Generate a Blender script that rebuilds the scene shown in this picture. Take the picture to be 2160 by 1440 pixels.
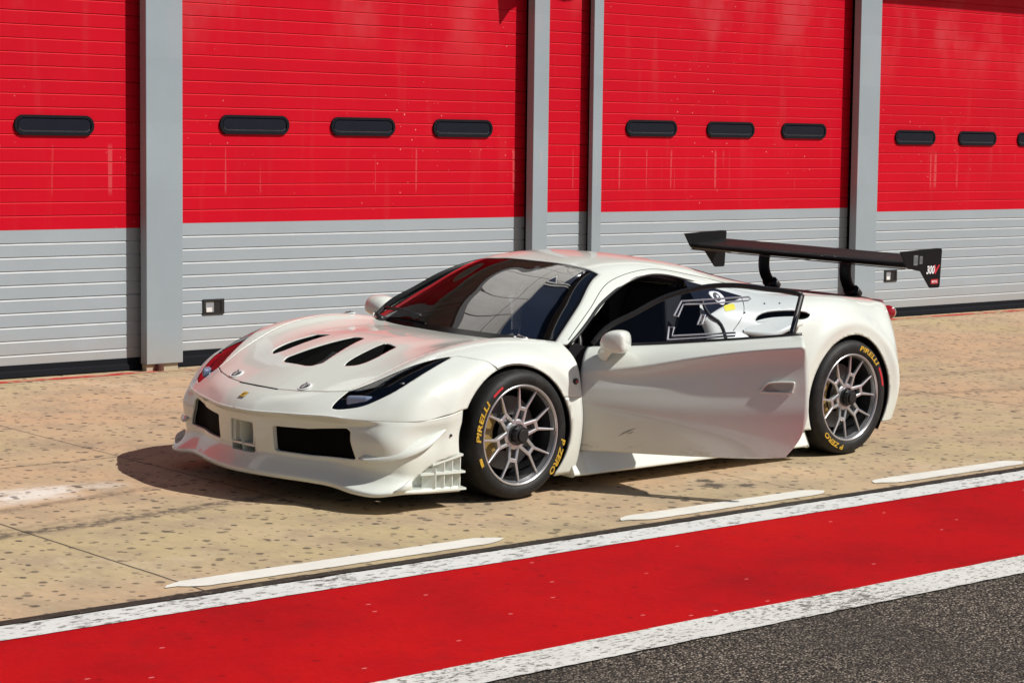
import bpy, math, random
import numpy as np
from mathutils import Vector, Matrix, Euler
scene = bpy.context.scene
for o in list(bpy.data.objects): bpy.data.objects.remove(o, do_unlink=True)
R = math.radians
# ------------------------------------------------------------------ camera (measured from the photograph)
CAM_F, CAM_PITCH, CAM_ROLL, CAM_YAW, CAM_H = 4655.76, .0901, .0118, .7312, 1.7941
fw = Vector((math.sin(CAM_YAW)*math.cos(CAM_PITCH), math.cos(CAM_YAW)*math.cos(CAM_PITCH), -math.sin(CAM_PITCH)))
r0 = Vector((math.cos(CAM_YAW), -math.sin(CAM_YAW), 0)); u0 = r0.cross(fw)
rv = math.cos(CAM_ROLL)*r0+math.sin(CAM_ROLL)*u0; uv = math.cos(CAM_ROLL)*u0-math.sin(CAM_ROLL)*r0
cd = bpy.data.cameras.new('camera'); cam = bpy.data.objects.new('camera', cd); scene.collection.objects.link(cam)
cam.matrix_world = Matrix(((rv.x, uv.x, -fw.x, 0), (rv.y, uv.y, -fw.y, 0), (rv.z, uv.z, -fw.z, CAM_H), (0, 0, 0, 1)))
cd.sensor_width = 36; cd.lens = 36*CAM_F/2160; cd.clip_end = 2000; cd.clip_start = .05
scene.camera = cam
# ------------------------------------------------------------------ sky, sun, exposure
SUN = Vector((.50, -.82, 1.0)).normalized()          # towards the sun
el = math.asin(SUN.z); az = math.atan2(SUN.x, SUN.y)
world = bpy.data.worlds.new('World'); scene.world = world; world.use_nodes = True
nt = world.node_tree; nt.nodes.clear()
sky = nt.nodes.new('ShaderNodeTexSky'); sky.sky_type = 'NISHITA'; sky.sun_disc = False
sky.sun_elevation = el; sky.sun_rotation = az; sky.air_density = 1.0; sky.dust_density = 1.6; sky.ozone_density = 1.0
bg = nt.nodes.new('ShaderNodeBackground'); bg.inputs[1].default_value = .050
wo = nt.nodes.new('ShaderNodeOutputWorld'); nt.links.new(sky.outputs[0], bg.inputs[0]); nt.links.new(bg.outputs[0], wo.inputs[0])
sd = bpy.data.lights.new('sun', 'SUN'); sd.energy = 4.7; sd.angle = R(.53); sd.color = (1, .965, .905)
sun = bpy.data.objects.new('sun', sd); scene.collection.objects.link(sun)
sun.rotation_euler = (-SUN).to_track_quat('-Z', 'Y').to_euler(); sun.location = (0, -20, 30)
vs = scene.view_settings; vs.view_transform = 'Standard'; vs.look = 'None'; vs.exposure = 0; vs.gamma = 1
try: vs.use_curve_mapping = False
except Exception: pass
SLOPE = .02494                                         # the apron falls from the garages to the gutter
CAR_X, CAR_Y, CAR_A = 7.4565, 9.2197, .0163
def gz(Y): return math.tan(SLOPE)*(max(Y, 4.)-CAR_Y)
# ------------------------------------------------------------------ surface nets (car-local: x rearwards, w = |y|, z up)
def _tang(t, P, crease):
    n = len(t); m0 = np.zeros_like(P); m1 = np.zeros_like(P)   # m0: tangent leaving i, m1: arriving at i
    br = [0] + sorted(c for c in crease if 0 < c < n-1) + [n-1]
    for a, b in zip(br[:-1], br[1:]):
        k = b-a+1
        if k == 2:
            s = (P[b]-P[a])/(t[b]-t[a]); m0[a] = s; m1[b] = s; continue
        d = [(P[i+1]-P[i])/(t[i+1]-t[i]) for i in range(a, b)]
        h = [t[i+1]-t[i] for i in range(a, b)]
        for i in range(a+1, b):
            j = i-a
            m = (d[j-1]*h[j]+d[j]*h[j-1])/(h[j-1]+h[j]); m0[i] = m; m1[i] = m
        m0[a] = 1.5*d[0]-.5*m0[a+1]; m1[b] = 1.5*d[-1]-.5*m1[b-1]
    return m0, m1
def interp(t, P, ts, crease=()):
    t = np.asarray(t, float); P = np.asarray(P, float); ts = np.asarray(ts, float)
    m0, m1 = _tang(t, P, crease)
    i = np.clip(np.searchsorted(t, ts, side='right')-1, 0, len(t)-2)
    h = t[i+1]-t[i]; s = (ts-t[i])/h
    sh = (len(ts),)+(1,)*(P.ndim-1)
    s = s.reshape(sh); h = h.reshape(sh)
    a = 2*s**3-3*s**2+1; b = s**3-2*s**2+s; c = -2*s**3+3*s**2; d = s**3-s**2
    return a*P[i]+b*h*m0[i]+c*P[i+1]+d*h*m1[i+1]
def samples(t, d):
    out = []; st = []
    for i in range(len(t)-1):
        n = max(2, int(math.ceil((t[i+1]-t[i])/d)))
        for k in range(n):
            out.append(t[i]+(t[i+1]-t[i])*k/n); st.append(i+k/n)
    return np.array(out+[t[-1]]), np.array(st+[len(t)-1.])
def net(P, du=.015, dv=.015, cu=(), cv=()):
    """P[u][v] control points -> dense grid (NU,NV,3) plus station coordinates."""
    P = np.asarray(P, float)
    L = np.linalg.norm(np.diff(P, axis=0), axis=2).mean(1); tu = np.r_[0, np.cumsum(L+1e-4)]
    L = np.linalg.norm(np.diff(P, axis=1), axis=2).mean(0); tv = np.r_[0, np.cumsum(L+1e-4)]
    us, su = samples(tu, du); vs, sv = samples(tv, dv)
    A = interp(tv, P.transpose(1, 0, 2), vs, cv)          # (NV,nu,3)
    B = interp(tu, A.transpose(1, 0, 2), us, cu)          # (NU,NV,3)
    return B, su, sv
def net_sym(P, du=.015, dv=.015, cu=(), cv=()):
    """like net(), for nets whose first v line is the centre line: tangents there are those of the mirrored whole"""
    P = np.asarray(P, float); P = np.concatenate([P[:, 2:0:-1]*[1, -1, 1], P], 1)
    B, su, sv = net(P, du, dv, cu, tuple(c+2 for c in cv)); k = int(np.argmin(np.abs(sv-2))); B[:, k, 1] = 0
    return B[:, k:], su, sv[k:]-2
def grid_faces(nu, nv, flip=False):
    F = []
    for i in range(nu-1):
        for j in range(nv-1):
            a = i*nv+j; f = (a, a+1, a+nv+1, a+nv)
            F.append(f[::-1] if flip else f)
    return F
def clip(V, F, f):
    """keep the part of a polygon mesh where f(V) <= 0, cutting faces cleanly along f = 0"""
    V = np.asarray(V, float)
    if not len(F): return V, F
    d = f(V); st = np.where(np.abs(d) < 1e-4, 0, np.sign(d)).astype(int)
    # slide vertices lying close to the cut onto it, so no sliver faces are left
    V = V.copy(); E = np.array(sorted({(min(a, b), max(a, b)) for fc in F for a, b in zip(fc, fc[1:]+fc[:1])}))
    X = E[st[E[:, 0]]*st[E[:, 1]] < 0]; best = {}
    for a, b in X:
        s = d[a]/(d[a]-d[b])
        if s < .35 and s < best.get(a, (9,))[0]: best[a] = (s, b)
        if s > .65 and 1-s < best.get(b, (9,))[0]: best[b] = (1-s, a)
    W0 = V.copy()
    for i, (s, j) in best.items(): V[i] = W0[i]+(W0[j]-W0[i])*s; st[i] = 0
    nv = list(map(tuple, V)); cache = {}; out = []
    def cut(a, b):
        k = (a, b) if a < b else (b, a)
        if k not in cache:
            s = d[a]/(d[a]-d[b]); nv.append(tuple(W0[a]+(W0[b]-W0[a])*s)); cache[k] = len(nv)-1
        return cache[k]
    for fc in F:
        g = [st[i] for i in fc]
        if min(g) >= 0: continue
        if max(g) <= 0: out.append(fc); continue
        p = []
        for i in range(len(fc)):
            a, b = fc[i], fc[(i+1) % len(fc)]
            if st[a] <= 0: p.append(a)
            if st[a]*st[b] < 0: p.append(cut(a, b))
        if len(p) >= 3: out.append(tuple(p))
    return compact(np.array(nv), out)
def compact(V, F):
    used = sorted({i for f in F for i in f}); m = {o: n for n, o in enumerate(used)}
    return V[used] if used else V[:0], [tuple(m[i] for i in f) for f in F]
def sd_poly(P):
    """signed distance to a closed polygon, negative inside; takes (n,2) arrays"""
    P = np.asarray(P, float)
    def f(X):
        x = X[:, 0]; y = X[:, 1]; dmin = np.full(len(X), 1e9); ins = np.zeros(len(X), bool)
        for i in range(len(P)):
            a, b = P[i], P[(i+1) % len(P)]; e = b-a
            s = np.clip(((x-a[0])*e[0]+(y-a[1])*e[1])/(e@e+1e-15), 0, 1)
            dmin = np.minimum(dmin, np.hypot(x-a[0]-s*e[0], y-a[1]-s*e[1]))
            c = (a[1] > y) != (b[1] > y)
            with np.errstate(all='ignore'):
                xi = a[0]+(y-a[1])*(b[0]-a[0])/(b[1]-a[1])
            ins ^= c & (x < xi)
        return np.where(ins, -dmin, dmin)
    return f
def smooth_poly(P, n=6, sharp=()):
    """closed Catmull-Rom through P; corners listed in sharp stay sharp"""
    P = np.asarray(P, float); N = len(P); out = []
    for i in range(N):
        p0, p1, p2, p3 = P[i-1], P[i], P[(i+1) % N], P[(i+2) % N]
        m1 = (p2-p0)/2 if i not in sharp else (p2-p1)
        m2 = (p3-p1)/2 if (i+1) % N not in sharp else (p2-p1)
        for k in range(n):
            s = k/n
            out.append((2*s**3-3*s**2+1)*p1+(s**3-2*s**2+s)*m1+(-2*s**3+3*s**2)*p2+(s**3-s**2)*m2)
    return np.array(out)
def polyline(P, n=10):
    P = np.asarray(P, float); t = np.r_[0, np.cumsum(np.linalg.norm(np.diff(P, axis=0), axis=1)+1e-9)]
    return interp(t, P, np.linspace(0, t[-1], n))

# ---- front top: u from the lip to the cowl, v from the centre line to the side crease
FRONT_TOP = [
 [(-1.102,0,.437),(-1.077,0,.466),(-1.03,0,.504),(-.947,0,.542),(-.72,0,.637),(-.33,0,.748),(0,0,.766),(.335,0,.748)],
 [(-1.092,.145,.438),(-1.066,.146,.467),(-1.02,.15,.504),(-.943,.15,.542),(-.70,.15,.641),(-.33,.15,.748),(0,.15,.766),(.337,.15,.749)],
 [(-1.053,.30,.445),(-1.028,.30,.471),(-.99,.30,.507),(-.910,.30,.547),(-.66,.30,.645),(-.33,.30,.740),(0,.30,.763),(.343,.30,.750)],
 [(-1.011,.45,.451),(-.985,.45,.474),(-.935,.45,.514),(-.858,.45,.558),(-.62,.45,.650),(-.33,.45,.733),(0,.45,.760),(.357,.45,.751)],
 [(-.957,.58,.456),(-.930,.58,.476),(-.87,.58,.521),(-.785,.58,.572),(-.58,.58,.664),(-.30,.58,.746),(.02,.58,.778),(.375,.58,.757)],
 [(-.885,.70,.449),(-.868,.70,.470),(-.805,.70,.528),(-.705,.70,.600),(-.54,.70,.682),(-.28,.70,.766),(.05,.70,.802),(.41,.70,.772)],
 [(-.80,.82,.448),(-.788,.82,.470),(-.735,.82,.533),(-.64,.82,.600),(-.50,.82,.668),(-.26,.82,.744),(.06,.82,.774),(.445,.80,.754)],
 [(-.72,.90,.450),(-.708,.90,.472),(-.665,.90,.527),(-.58,.905,.588),(-.455,.91,.638),(-.24,.915,.694),(.06,.915,.708),(.45,.895,.680)],
 [(-.60,.942,.456),(-.575,.946,.462),(-.53,.950,.471),(-.47,.954,.482),(-.39,.957,.496),(-.20,.964,.515),(.08,.966,.515),(.45,.942,.500)],
]
FRONT_TOP = [[FRONT_TOP[v][u] for v in range(9)] for u in range(8)]
# ---- bumper skin below the lip: r from the lip down to under the splitter, c along the outline to the wheel arch
_B = [FRONT_TOP[0][v] for v in range(9)]+[(-.40,.957,.494)]
BUMPER = [_B,
 [(-1.062,0,.413),(-1.048,.15,.412),(-1.012,.29,.414),(-.964,.43,.414),(-.905,.56,.413),(-.853,.692,.415),(-.803,.828,.430),(-.728,.903,.432),(-.597,.942,.434),(-.40,.956,.462)],
 [(-1.056,0,.380),(-1.042,.15,.379),(-1.012,.28,.378),(-.963,.42,.381),(-.905,.555,.387),(-.862,.70,.385),(-.820,.842,.385),(-.742,.903,.388),(-.595,.930,.388),(-.40,.951,.400)],
 [(-1.047,0,.290),(-1.033,.15,.290),(-1.003,.28,.290),(-.955,.42,.290),(-.90,.555,.288),(-.868,.705,.285),(-.822,.844,.290),(-.742,.912,.278),(-.602,.939,.262),(-.40,.955,.270)],
 [(-1.038,0,.226),(-1.022,.15,.226),(-.993,.28,.226),(-.945,.42,.224),(-.892,.555,.220),(-.862,.69,.213),(-.812,.832,.205),(-.730,.900,.185),(-.600,.926,.165),(-.40,.945,.165)],
 [(-1.050,0,.205),(-1.035,.15,.205),(-1.003,.285,.204),(-.955,.425,.200),(-.902,.565,.194),(-.870,.705,.180),(-.818,.842,.165),(-.736,.912,.148),(-.602,.930,.132),(-.40,.946,.118)],
 [(-1.104,0,.142),(-1.088,.155,.142),(-1.050,.305,.140),(-.995,.46,.137),(-.948,.605,.130),(-.925,.765,.112),(-.870,.878,.107),(-.772,.962,.122),(-.625,.952,.112),(-.40,.952,.100)],
 [(-1.100,0,.122),(-1.084,.155,.122),(-1.046,.303,.120),(-.991,.458,.117),(-.944,.602,.110),(-.921,.762,.093),(-.866,.875,.089),(-.768,.957,.105),(-.621,.947,.094),(-.398,.948,.084)],
 [(-.90,0,.118),(-.89,.15,.118),(-.87,.28,.116),(-.83,.42,.114),(-.79,.55,.108),(-.75,.68,.095),(-.70,.77,.090),(-.63,.84,.094),(-.55,.88,.092),(-.398,.90,.084)],
]
# ---- small panel between front wheel arch and door
FENDER_LOW = [[(x, w+dw, z if k else z+.015-.015*(x-.08)/.37) for (x, w) in ((.08,.966),(.30,.957),(.45,.942))] for k, (z, dw) in enumerate(((.500,0),(.40,.010),(.28,.007),(.17,-.010),(.095,-.030)))]
# ---- greenhouse and rear deck: u from the windscreen base to the tail, v centre -> roof edge
CABIN = [
 [(.335,0,.748),(.352,.38,.749),(.410,.750,.756),(.495,.810,.762)],
 [(.650,0,.958),(.655,.35,.955),(.690,.640,.932),(.775,.705,.905)],
 [(.975,0,1.126),(.972,.29,1.120),(.976,.505,1.088),(1.03,.612,1.022)],
 [(1.27,0,1.170),(1.27,.29,1.162),(1.30,.485,1.130),(1.33,.568,1.086)],
 [(1.68,0,1.136),(1.68,.29,1.128),(1.70,.480,1.094),(1.72,.606,1.028)],
 [(2.08,0,1.046),(2.08,.29,1.040),(2.08,.500,1.016),(2.05,.655,.965)],
 [(2.50,0,.960),(2.50,.29,.958),(2.48,.530,.955),(2.45,.700,.940)],
 [(2.90,0,.895),(2.90,.29,.895),(2.87,.540,.905),(2.83,.705,.915)],
 [(3.20,0,.868),(3.19,.28,.868),(3.13,.540,.882),(3.08,.690,.890)],
 [(3.40,0,.868),(3.38,.27,.868),(3.33,.510,.872),(3.26,.655,.868)],
]
# ---- rear quarter: u along x, v from the roof edge down to the sill
QUARTER = [
 [(1.58,.575,1.054),(1.575,.66,.955),(1.575,.745,.865),(1.575,.795,.760),(1.58,.890,.620),(1.58,.900,.400),(1.58,.870,.200)],
 [(1.72,.606,1.028),(1.73,.670,.945),(1.73,.748,.858),(1.74,.800,.750),(1.75,.892,.610),(1.75,.905,.390),(1.75,.880,.190)],
 [(2.05,.655,.965),(2.04,.730,.928),(2.03,.815,.872),(2.02,.880,.780),(2.02,.918,.600),(2.02,.925,.380),(2.02,.915,.180)],
 [(2.45,.700,.940),(2.42,.790,.935),(2.40,.878,.895),(2.38,.940,.800),(2.36,.968,.600),(2.36,.966,.370),(2.36,.955,.175)],
 [(2.83,.705,.915),(2.80,.790,.912),(2.77,.878,.868),(2.75,.945,.765),(2.74,.974,.580),(2.74,.970,.360),(2.74,.958,.172)],
 [(3.09,.690,.890),(3.05,.770,.872),(2.99,.850,.820),(2.96,.920,.720),(2.96,.955,.560),(2.96,.958,.350),(2.96,.948,.170)],
 [(3.30,.665,.868),(3.235,.745,.835),(3.175,.825,.770),(3.135,.893,.680),(3.13,.930,.540),(3.13,.938,.340),(3.10,.930,.175)],
 [(3.38,.600,.845),(3.325,.680,.800),(3.27,.765,.730),(3.215,.835,.640),(3.205,.865,.510),(3.195,.875,.335),(3.15,.885,.190)],
]
# ---- door skin, closed: u along x, v from belt to sill
_dx = [.445,.75,1.05,1.35,1.58]
_drows = [((0,0,0,0,0),(.805,.806,.802,.792,.775),(.748,.772,.805,.842,.872)),
 ((0,0,0,0,.022),(.885,.886,.885,.882,.870),(.698,.726,.772,.820,.852)),
 ((0,0,0,0,.035),(.926,.930,.930,.930,.925),(.625,.672,.738,.793,.826)),
 ((0,0,0,0,.045),(.930,.926,.921,.917,.910),(.590,.625,.680,.735,.765)),
 ((0,0,0,0,.062),(.940,.938,.932,.926,.918),(.530,.545,.565,.590,.610)),
 ((0,0,0,0,.065),(.945,.948,.945,.938,.928),(.455,.460,.468,.478,.490)),
 ((0,0,0,0,.035),(.936,.942,.940,.930,.915),(.345,.350,.352,.358,.370)),
 ((0,0,0,0,-.05),(.905,.910,.908,.898,.885),(.210,.216,.222,.232,.248))]
DOOR = [[(_dx[u]+r[0][u], r[1][u], r[2][u]) for r in _drows] for u in range(5)]
ARCH_F = (-.030, .325, .386, .369); ARCH_R = (2.652, .343, .376, .371)
def arch(c):
    def f(V):
        r = np.hypot((V[:, 0]-c[0])/c[2], (V[:, 2]-c[1])/c[3])
        return np.where(np.abs(V[:, 1]) > .55, (1-r)*c[2], -1.)
    return f
# ------------------------------------------------------------------ materials
class NT:
    def __init__(s, name):
        s.m = bpy.data.materials.new(name); s.m.use_nodes = True; s.t = s.m.node_tree; s.t.nodes.clear()
        s.out = s.t.nodes.new('ShaderNodeOutputMaterial'); s._co = None
    def n(s, typ, **kw):
        nd = s.t.nodes.new(typ)
        for k, v in kw.items(): setattr(nd, k, v)
        return nd
    def link(s, a, b): s.t.links.new(a, b)
    def set(s, sock, v):
        if hasattr(v, 'node'): s.link(v, sock)
        elif isinstance(v, (tuple, list)) and len(v) == 3 and sock.type == 'RGBA': sock.default_value = (*v, 1)
        else: sock.default_value = v
    def co(s):
        if s._co is None: s._co = s.n('ShaderNodeTexCoord').outputs['Object']
        return s._co
    def mapped(s, scale=(1, 1, 1), rot=(0, 0, 0), loc=(0, 0, 0)):
        m = s.n('ShaderNodeMapping'); s.link(s.co(), m.inputs[0])
        m.inputs['Scale'].default_value = scale; m.inputs['Rotation'].default_value = rot; m.inputs['Location'].default_value = loc
        return m.outputs[0]
    def math(s, op, a, b=0., c=0.):
        m = s.n('ShaderNodeMath', operation=op)
        for i, v in enumerate((a, b, c)): s.set(m.inputs[i], v)
        return m.outputs[0]
    def noise(s, scale, detail=4, rough=.55, vec=None, dist=0.):
        m = s.n('ShaderNodeTexNoise'); m.inputs['Scale'].default_value = scale; m.inputs['Detail'].default_value = detail
        m.inputs['Roughness'].default_value = rough; m.inputs['Distortion'].default_value = dist
        s.link(vec if vec is not None else s.co(), m.inputs['Vector']); return m.outputs['Fac']
    def voro(s, scale, vec=None, feature='F1', rand=1., dim='3D'):
        m = s.n('ShaderNodeTexVoronoi', feature=feature, voronoi_dimensions=dim); m.inputs['Scale'].default_value = scale; m.inputs['Randomness'].default_value = rand
        s.link(vec if vec is not None else s.co(), m.inputs['Vector']); return m
    def ramp(s, f, stops):
        m = s.n('ShaderNodeValToRGB'); e = m.color_ramp.elements
        while len(e) > 1: e.remove(e[-1])
        e[0].position = stops[0][0]; c = stops[0][1]; e[0].color = (*c, 1) if isinstance(c, tuple) else (c, c, c, 1)
        for p, c in stops[1:]:
            x = e.new(p); x.color = (*c, 1) if isinstance(c, tuple) else (c, c, c, 1)
        s.link(f, m.inputs[0]); return m.outputs[0]
    def mix(s, f, a, b, mode='MIX'):
        m = s.n('ShaderNodeMix', data_type='RGBA', blend_type=mode)
        s.set(m.inputs[0], f); s.set(m.inputs[6], a); s.set(m.inputs[7], b); return m.outputs[2]
    def xyz(s, vec=None):
        m = s.n('ShaderNodeSeparateXYZ'); s.link(vec if vec is not None else s.co(), m.inputs[0]); return m.outputs
    def bump(s, h, strength=.3, dist=.01):
        m = s.n('ShaderNodeBump'); m.inputs['Strength'].default_value = strength; m.inputs['Distance'].default_value = dist
        s.link(h, m.inputs['Height']); return m.outputs[0]
    def smooth(s, v, lo, hi):
        m = s.n('ShaderNodeMapRange', interpolation_type='SMOOTHSTEP'); s.set(m.inputs[0], v)
        m.inputs[1].default_value = lo; m.inputs[2].default_value = hi; return m.outputs[0]
    def pbr(s, color, rough=.5, metal=0., coat=0., coat_rough=.03, normal=None, spec=.5, emit=None):
        p = s.n('ShaderNodeBsdfPrincipled'); s.set(p.inputs['Base Color'], color); s.set(p.inputs['Roughness'], rough); s.set(p.inputs['Metallic'], metal)
        p.inputs['Coat Weight'].default_value = coat; p.inputs['Coat Roughness'].default_value = coat_rough
        s.set(p.inputs['Specular IOR Level'], spec)
        if normal is not None: s.link(normal, p.inputs['Normal'])
        s.link(p.outputs[0], s.out.inputs[0]); s.p = p; return s.m
def plain(name, c, rough=.5, metal=0., coat=0., spec=.5, var=.06, scale=9.):
    t = NT(name); f = t.noise(scale, 4)
    col = t.mix(t.smooth(f, .3, .7), tuple(x*(1-var) for x in c), tuple(min(1, x*(1+var)) for x in c))
    return t.pbr(col, rough, metal, coat, spec=spec)
def line_mask(t, v, centre, half):     # 1 inside |v-centre| < half
    return t.math('SUBTRACT', 1., t.smooth(t.math('ABSOLUTE', t.math('SUBTRACT', v, centre)), half*.7, half*1.3))
def mat_concrete():
    t = NT('concrete'); x, y, z = t.xyz()
    big = t.noise(.55, 3, .5); mid = t.noise(2.6, 5, .6); fine = t.noise(26, 5, .75, t.mapped((1, .42, 1)))
    col = t.ramp(big, [(.28, (.475, .345, .215)), (.40, (.51, .350, .215)), (.52, (.475, .360, .225)), (.62, (.455, .365, .205)), (.72, (.495, .385, .24)), (.82, (.53, .43, .30))])
    col = t.mix(t.math('MULTIPLY', t.smooth(mid, .40, .70), .8), col, (.355, .275, .185))
    stn = t.noise(.9, 6, .65, dist=1.2); col = t.mix(t.math('MULTIPLY', t.smooth(stn, .56, .70), .45), col, (.26, .195, .135)); col = t.mix(t.math('MULTIPLY', t.smooth(stn, .42, .30), .4), col, (.56, .46, .33))
    # pale bleached patch and rubber streaks left by braking cars
    wob = t.math('MULTIPLY', t.math('SUBTRACT', t.noise(3., 4), .5), .5)
    dx = t.math('MULTIPLY', t.math('SUBTRACT', x, 5.35), .75); dy = t.math('MULTIPLY', t.math('SUBTRACT', y, 9.72), 2.1)
    rr = t.math('ADD', t.math('SQRT', t.math('ADD', t.math('MULTIPLY', dx, dx), t.math('MULTIPLY', dy, dy))), wob)
    col = t.mix(t.math('MULTIPLY', t.math('MULTIPLY', t.math('SUBTRACT', 1., t.smooth(rr, .15, .62)), t.smooth(t.noise(6, 6, .75, t.mapped((.5, 1, 1))), .38, .56)), .9), col, (.74, .70, .64))
    sn = t.smooth(t.noise(22, 5, .75), .34, .56)
    for (x0, y0, sl, hw, a, xa, xb) in ((4.855, 8.856, .11, .05, .85, 3, 6.9), (5.3, 9.43, .17, .04, .5, 3, 6.6), (4.86, 8.98, .10, .035, .35, 3, 6.2), (12.4, 9.93, -.24, .05, .45, 12.0, 16), (12.9, 10.6, -.10, .07, .3, 12., 17)):
        v = t.math('SUBTRACT', y, t.math('ADD', t.math('MULTIPLY', x, sl), y0-sl*x0)); v = t.math('ADD', v, t.math('MULTIPLY', wob, .12))
        m = t.math('SUBTRACT', 1., t.smooth(t.math('ABSOLUTE', v), hw*.3, hw*1.8))
        m = t.math('MULTIPLY', m, t.math('MULTIPLY', t.math('GREATER_THAN', x, xa), t.math('SUBTRACT', 1., t.smooth(x, xb-.7, xb))))
        col = t.mix(t.math('MULTIPLY', m, t.math('MULTIPLY', sn, a)), col, (.085, .070, .058))
    # oil marks near the open door
    for (ox, oy, rad) in ((8.67, 8.02, .10), (8.80, 7.93, .06), (8.72, 8.13, .06)):
        d = t.math('SQRT', t.math('ADD', t.math('POWER', t.math('SUBTRACT', x, ox), 2.), t.math('POWER', t.math('SUBTRACT', y, oy), 2.)))
        m = t.math('SUBTRACT', 1., t.smooth(t.math('ADD', d, t.math('MULTIPLY', t.math('SUBTRACT', t.noise(14, 4), .5), .25)), rad*.2, rad))
        col = t.mix(t.math('MULTIPLY', m, .85), col, (.045, .038, .034))
    # round dark drip spots
    spots = None
    for sc, r_lo, r_hi, amt, off, keep in ((3.4, .03, .095, .98, 0., .10), (4.7, .04, .120, .97, 7.3, .03), (5.9, .04, .130, .95, 11.7, .05), (8.5, .04, .140, .90, 3.1, .15)):
        vec = t.mapped((1, 1, 0), loc=(off, off*.7, 0)); v = t.voro(sc, vec, dim='2D')
        sep = t.n('ShaderNodeSeparateColor'); t.link(v.outputs['Color'], sep.inputs[0])
        rad = t.math('ADD', t.math('MULTIPLY', t.math('POWER', sep.outputs[0], 1.3), r_hi-r_lo), r_lo)
        rag = t.math('ADD', v.outputs['Distance'], t.math('MULTIPLY', t.math('SUBTRACT', t.noise(38, 4, .7), .5), .09))
        m = t.math('SUBTRACT', 1., t.smooth(t.math('SUBTRACT', rag, rad), -.022, .014))
        m = t.math('MULTIPLY', m, t.math('MULTIPLY', t.math('GREATER_THAN', sep.outputs[1], keep), t.math('MULTIPLY', t.math('ADD', .58, t.math('MULTIPLY', sep.outputs[2], .42)), amt)))
        spots = m if spots is None else t.math('MAXIMUM', spots, m)
    col = t.mix(t.math('MULTIPLY', spots, t.math('ADD', .62, t.math('MULTIPLY', t.noise(.9, 2), .8))), col, (.085, .068, .056))
    col = t.mix(t.math('MULTIPLY', t.smooth(fine, .52, .72), .40), col, (.60, .47, .31))
    col = t.mix(t.math('MULTIPLY', t.smooth(fine, .48, .30), .42), col, (.25, .185, .12))
    # slab joints
    jw = t.math('MULTIPLY', t.math('SUBTRACT', t.noise(9, 3), .5), .012)
    xj = t.math('ADD', x, jw); yj = t.math('ADD', y, jw)
    J = line_mask(t, xj, 5.01, .007)
    J = t.math('MAXIMUM', J, line_mask(t, xj, 12.90, .008)); J = t.math('MAXIMUM', J, line_mask(t, xj, 8.96, .004))
    J = t.math('MAXIMUM', J, t.math('MULTIPLY', line_mask(t, xj, 6.49, .005), t.math('GREATER_THAN', y, 8.6)))
    J = t.math('MAXIMUM', J, t.math('MULTIPLY', line_mask(t, yj, 10.48, .006), t.math('LESS_THAN', x, 6.5)))
    J = t.math('MAXIMUM', J, line_mask(t, yj, 13.43, .006))
    col = t.mix(t.math('MULTIPLY', J, .9), col, (.05, .042, .036))
    return t.pbr(col, .85, normal=t.bump(t.math('ADD', fine, t.math('MULTIPLY', mid, .5)), .25, .004), spec=.25)
def mat_line(name, c, wear, worn, scale=40., thr=.60, dirt=.25):
    t = NT(name); n1 = t.noise(scale, 5, .75, t.mapped((.45, 1, 1))); n2 = t.noise(1.3, 3)
    m = t.smooth(t.math('ADD', n1, t.math('MULTIPLY', t.math('SUBTRACT', n2, .5), .22)), thr, thr+.10)
    col = t.mix(t.math('MULTIPLY', t.smooth(t.noise(5, 5, .7), .35, .75), dirt), c, tuple(v*.55 for v in c))
    col = t.mix(t.math('MULTIPLY', m, wear), col, worn)
    return t.pbr(col, .75, normal=t.bump(n1, .3, .004), spec=.3)
def mat_redlane():
    t = NT('red_lane_paint'); n1 = t.noise(45, 5, .8, t.mapped((1, .55, 1))); n2 = t.noise(.9, 6, .65); n3 = t.noise(5, 6, .72)
    col = t.ramp(n2, [(.32, (.31, .005, .008)), (.5, (.42, .005, .008)), (.68, (.48, .006, .007))])
    col = t.mix(t.math('MULTIPLY', t.smooth(n3, .50, .78), .6), col, (.25, .010, .012))
    col = t.mix(t.math('MULTIPLY', t.smooth(n1, .54, .70), .55), col, (.20, .007, .010)); col = t.mix(t.math('MULTIPLY', t.smooth(n1, .46, .32), .30), col, (.60, .020, .020))
    v = t.voro(5.5, t.mapped((1, 1, 0)), dim='2D'); sep = t.n('ShaderNodeSeparateColor'); t.link(v.outputs['Color'], sep.inputs[0])
    rag = t.math('ADD', v.outputs['Distance'], t.math('MULTIPLY', t.math('SUBTRACT', t.noise(40, 3), .5), .08))
    m = t.math('MULTIPLY', t.math('LESS_THAN', rag, t.math('MULTIPLY', sep.outputs[0], .10)), t.math('GREATER_THAN', sep.outputs[1], .55))
    col = t.mix(t.math('MULTIPLY', m, .6), col, (.20, .006, .008))
    v = t.voro(9., t.mapped((.5, 1, 0), loc=(3, 1, 0)), dim='2D'); sep = t.n('ShaderNodeSeparateColor'); t.link(v.outputs['Color'], sep.inputs[0])
    m = t.math('MULTIPLY', t.math('LESS_THAN', v.outputs['Distance'], .055), t.math('GREATER_THAN', sep.outputs[1], .90))
    col = t.mix(t.math('MULTIPLY', m, .6), col, (.75, .25, .25))
    return t.pbr(col, .80, normal=t.bump(n1, .5, .005), spec=.05)
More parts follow.
